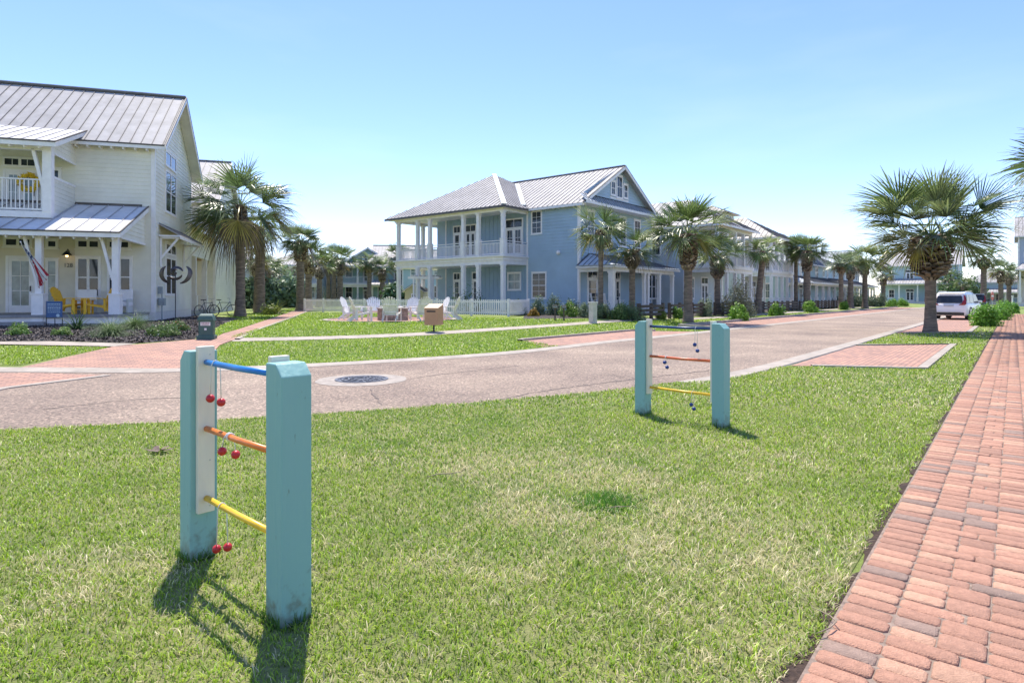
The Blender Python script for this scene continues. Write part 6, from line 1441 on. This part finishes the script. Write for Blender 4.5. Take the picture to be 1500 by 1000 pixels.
        pr = rf if cover else mb.build('porch_roof', [M[roofm], M['seam']], h)
        if not cover: mb = MB(); fasc(mb, (x0-.45, -pd-.46, zt-.01), (x1+.45, -pd-.46, zt-.01), .14); fasc(mb, (x0-.46, -pd-.45, zt-.01), (x0-.46, 0, zt-.01), .14); mb.build('fascia', M[trimm], pr)
    if cupola:
        cz = eave+min(W, Dp)/2*pitch; x, y, s_ = W*.60, Dp*.50, 1.8
        mb = MB(); mb.box(x-s_, x+s_, y-s_, y+s_, cz-2.4, cz+.75); cu = mb.build('cupola', M[wallm], h)
        mb = MB(); q = [(x-s_-.6, y-s_-.6, cz+.7), (x+s_+.6, y-s_-.6, cz+.7), (x+s_+.6, y+s_+.6, cz+.7), (x-s_-.6, y+s_+.6, cz+.7)]
        for i in range(4): roofp(mb, [q[i], q[(i+1) % 4], (x, y, cz+1.75)], .5, .06)
        mb.build('cupola_roof', [M[roofm], M['seam']], cu)
        mb = MB(); obox(mb, (x-s_, y-s_), (1, 0), (0, -1), .5, 2.9, cz-.5, cz+.6, .0, .04); mb.build('cupola_trim', M['white'], cu)
        mb = MB()
        for k in range(3): obox(mb, (x-s_, y-s_), (1, 0), (0, -1), .6+k*.76, 1.2+k*.76, cz-.4, cz+.5, .04, .05)
        mb.build('cupola_pane', M['glassd'], cu)
    if dormer:
        x0_, x1_ = W*.52, W*.84; zb = eave+1.0; mb = MB(); mb.box(x0_, x1_, .5, Dp/2, zb, zb+1.75); dm = mb.build('dormer', M[wallm], h)
        mb = MB(); roofp(mb, [(x0_-.4, -.1, zb+1.7), (x1_+.4, -.1, zb+1.7), (x1_+.4, Dp/2, zb+2.3), (x0_-.4, Dp/2, zb+2.3)], .5, .06); mb.build('dormer_roof', [M[roofm], M['seam']], dm)
        for k in range(4): window(h, (x0_, .5), (1, 0), (0, -1), .35+k*(x1_-x0_-.5)/4, zb+.3, (x1_-x0_-.5)/4-.35, 1.2, 1, 1, tr=.1)
    return h
def SF(s, t): return Frame(*xy(s, t), ANG_ST)
neighbour('blue_gray_house', 'grey-blue two-storey house just right of the blue corner house, behind the palms', SF(46.4, 20.3), 8.0, 10, 7.4, 'grayblue', roof='hip', cover=True, porch=dict(d=2.7, levels=2, n=5), pitch=.6)
neighbour('balcony_house', 'house with a tan metal roof, cupola and double balcony in the street row', SF(62.3, 21.3), 7.6, 9.5, 7.6, 'sage', 'rooft', cover=True, porch=dict(d=3.0, levels=2, n=5), cupola=True, pitch=.6)
neighbour('dormer_house', 'house with blue-grey metal roof and a long four-window dormer in the street row', SF(73, 19.8), 19, 8.5, 6.0, 'aqua', 'roofb', roof='hip', porch=dict(d=2.4, levels=1, n=7), dormer=True, pitch=.92, nf=5)
neighbour('aqua_house', 'pale house half hidden by palms beyond the dormer house', SF(93.5, 20.5), 12, 10, 6.2, 'aqua', roof='hip', porch=dict(d=2.6, levels=1, n=5), pitch=.5)
neighbour('gray_house', 'small grey house far along the street row before the corner', SF(110, 21), 11, 10, 6.2, 'offwhite', 'roofb', roof='gable_y', porch=dict(d=2.5, levels=1, n=5))
fr = Frame(*xy(150, 21.5), ANG_ST-math.pi/2)
neighbour('teal_house', 'teal house at the end of the street left of the large right palm', fr, 13, 12, 8.2, 'aqua', roof='gable_x', porch=dict(d=3, levels=1, n=5), pitch=.5, doorx=2, nf=4)
fr = Frame(*xy(149, 7.5), ANG_ST-math.pi/2)
neighbour('low_blue_house', 'low blue house end behind the dark trees at the end of the street', fr, 9.5, 9, 4.6, 'aqua', roof='hip', porch=dict(d=2, levels=1, n=4), fl=1)
fr = Frame(*xy(127, -.6), ANG_ST-math.pi/2)
neighbour('slate_house', 'slate grey house over a cream ground floor at the right edge', fr, 14, 14, 11.4, 'slate', roof='gable_x', porch=dict(d=3, levels=1, n=6), low='porchwall', pitch=.5, nf=6, doorx=2)
# houses beyond the lawn on the left
def CF(px, D, a): return Frame(*GD(px, D), a)
neighbour('far_gray_house', 'grey-blue house with a porch seen through the gap between the left palms', CF(386, 88, R(8)), 8, 9, 6.3, 'grayblue', roof='hip', porch=dict(d=2, levels=2, n=4), pitch=.5)
neighbour('far_teal_house', 'teal house with white balcony beyond the picket fence, left of centre', CF(497, 92, R(10)), 8.4, 9, 6.4, 'teal', roof='gable_y', porch=dict(d=2.2, levels=2, n=4), pitch=.6)
neighbour('far_green_house', 'green-blue house right of the teal one beyond the picket fence', CF(546, 90, R(6)), 7.6, 9, 6.3, 'teal', roof='gable_x', porch=dict(d=2.2, levels=1, n=4), pitch=.7)
neighbour('far_aqua_house', 'bright aqua house seen through the left porch columns of the blue house', CF(590, 84, R(4)), 9.5, 9, 5.8, 'aqua', roof='gable_x', pitch=.55)
neighbour('far_white_house', 'white house glimpsed between the left palm trunks and the fence', CF(455, 98, R(12)), 5.2, 8, 5.0, 'offwhite', 'roof', roof='gable_y', pitch=.6, nf=2, doorx=0)
neighbour('white_rear_house', 'white house with metal roof visible through the breezeway of the cream house', CF(225, 72, R(14)), 9.5, 9, 4.8, 'offwhite', roof='gable_x', pitch=.6, nf=3, doorx=1)
neighbour('low_green_shed', 'low pale house behind the left palms at the end of the pink path', CF(340, 96, R(10)), 7, 8, 4.2, 'grayblue', roof='hip', fl=1, nf=3)
# yellow playhouse/shed and pergola seen under the blue porch
fr = CF(593, 50, R(-6)); sh = thing('garden_shed', 'little yellow shed with a white gabled roof behind the chairs', 'shed', (*fr.o, 0), fr.a)
M['shedy'] = mat('pale_yellow_siding', (.50, .47, .26), .6, .05, .7)
mb = MB(); lap(mb, (0, 0), (1, 0), (0, -1), [(.3, 0, 1.5), (2.0, 0, 1.5), (2.5, .75, .75)], .16); lap(mb, (1.5, 0), (0, 1), (1, 0), [(.3, 0, 2), (2.0, 0, 2)], .16); mb.box(.01, 1.49, .01, 2, .1, 1.98); mb.build('wall', M['shedy'], sh, fixn=False)
mb = MB(); roofp(mb, [(-.2, -.25, 1.88), (-.2, 2.2, 1.88), (.75, 2.2, 2.55), (.75, -.25, 2.55)], .3, .05); roofp(mb, [(1.7, -.25, 1.88), (1.7, 2.2, 1.88), (.751, 2.2, 2.55), (.751, -.25, 2.55)], .3, .05); mb.build('roof', [M['offwhite'], M['seam']], sh)
window(sh, (0, 0), (1, 0), (0, -1), .55, 1.1, .4, .6, 1, 1, tr=.06)
pg = thing('pergola', 'white pergola standing behind the blue porch columns', 'pergola', (*GD(606, 47), HT(*GD(606, 47))), R(-4))
for x in (0, 1.5):
    for y in (0, 1.6): mb = MB(); mb.box(x-.06, x+.06, y-.06, y+.06, -.1, 2.55); mb.build('post', M['white'], pg)
for y in (0, 1.6): mb = MB(); mb.box(-.45, 1.95, y-.04, y+.04, 2.55, 2.72); mb.build('beam', M['white'], pg)
mb = MB()
for k in range(7): mb.box(-.2+.32*k, -.15+.32*k, -.35, 1.95, 2.722, 2.84)
mb.build('slats', M['white'], pg)
# ================================================================ CAMERA, SUN, SKY
cam = bpy.data.cameras.new('camera'); co = bpy.data.objects.new('camera', cam); C.objects.link(co)
co.location = (0, 0, HC); co.rotation_euler = (R(90), 0, 0); cam.sensor_width = 36; cam.lens = 36*F/1500; cam.shift_y = -(500-HY)/1500; cam.clip_end = 3000; cam.clip_start = .05
sc = bpy.context.scene; sc.camera = co
EL, AZ = R(64), R(-15)            # azimuth measured from +Y toward +X
sd = Vector((math.sin(AZ)*math.cos(EL), math.cos(AZ)*math.cos(EL), math.sin(EL)))
sl_ = bpy.data.lights.new('sun', 'SUN'); sl_.energy = 3.45; sl_.angle = R(.53); sl_.color = (1, .935, .83)
so = bpy.data.objects.new('sun', sl_); C.objects.link(so); so.rotation_euler = (-sd).to_track_quat('-Z', 'Y').to_euler()
w = bpy.data.worlds.new('World'); sc.world = w; w.use_nodes = True; nt = w.node_tree
bg = nt.nodes['Background']; sky = nt.nodes.new('ShaderNodeTexSky'); sky.sky_type = 'NISHITA'; sky.sun_disc = False; sky.sun_elevation = EL; sky.sun_rotation = AZ
sky.altitude = 0; sky.air_density = .9; sky.dust_density = .1; sky.ozone_density = 4.0
tint = nt.nodes.new('ShaderNodeMix'); tint.data_type = 'RGBA'; tint.blend_type = 'MULTIPLY'; tint.inputs[0].default_value = 1; tint.inputs[7].default_value = (1.02, .91, .99, 1)
hsv = nt.nodes.new('ShaderNodeHueSaturation'); hsv.inputs['Saturation'].default_value = 1.08
tcw = nt.nodes.new('ShaderNodeTexCoord'); mpw = nt.nodes.new('ShaderNodeMapping'); mpw.inputs['Scale'].default_value = (1.2, 1.2, 5); nzw = nt.nodes.new('ShaderNodeTexNoise'); nzw.inputs['Scale'].default_value = 2.2; nzw.inputs['Detail'].default_value = 7
nt.links.new(tcw.outputs['Generated'], mpw.inputs[0]); nt.links.new(mpw.outputs[0], nzw.inputs['Vector'])
mrw = nt.nodes.new('ShaderNodeMapRange'); mrw.inputs[1].default_value = .48; mrw.inputs[2].default_value = .75; mrw.inputs[3].default_value = 0; mrw.inputs[4].default_value = .05; nt.links.new(nzw.outputs['Fac'], mrw.inputs[0])
cld = nt.nodes.new('ShaderNodeMix'); cld.data_type = 'RGBA'; cld.inputs[7].default_value = (7.5, 7.7, 8.0, 1); nt.links.new(mrw.outputs[0], cld.inputs[0]); nt.links.new(sky.outputs[0], cld.inputs[6])
nt.links.new(cld.outputs[2], tint.inputs[6]); nt.links.new(tint.outputs[2], hsv.inputs['Color']); nt.links.new(hsv.outputs[0], bg.inputs[0]); bg.inputs[1].default_value = .13
sc.view_settings.view_transform = 'Standard'; sc.view_settings.look = 'None'; sc.view_settings.exposure = 1.1; sc.view_settings.gamma = 1
sc.cycles.max_bounces = 8; sc.cycles.diffuse_bounces = 4; sc.cycles.use_denoising = True
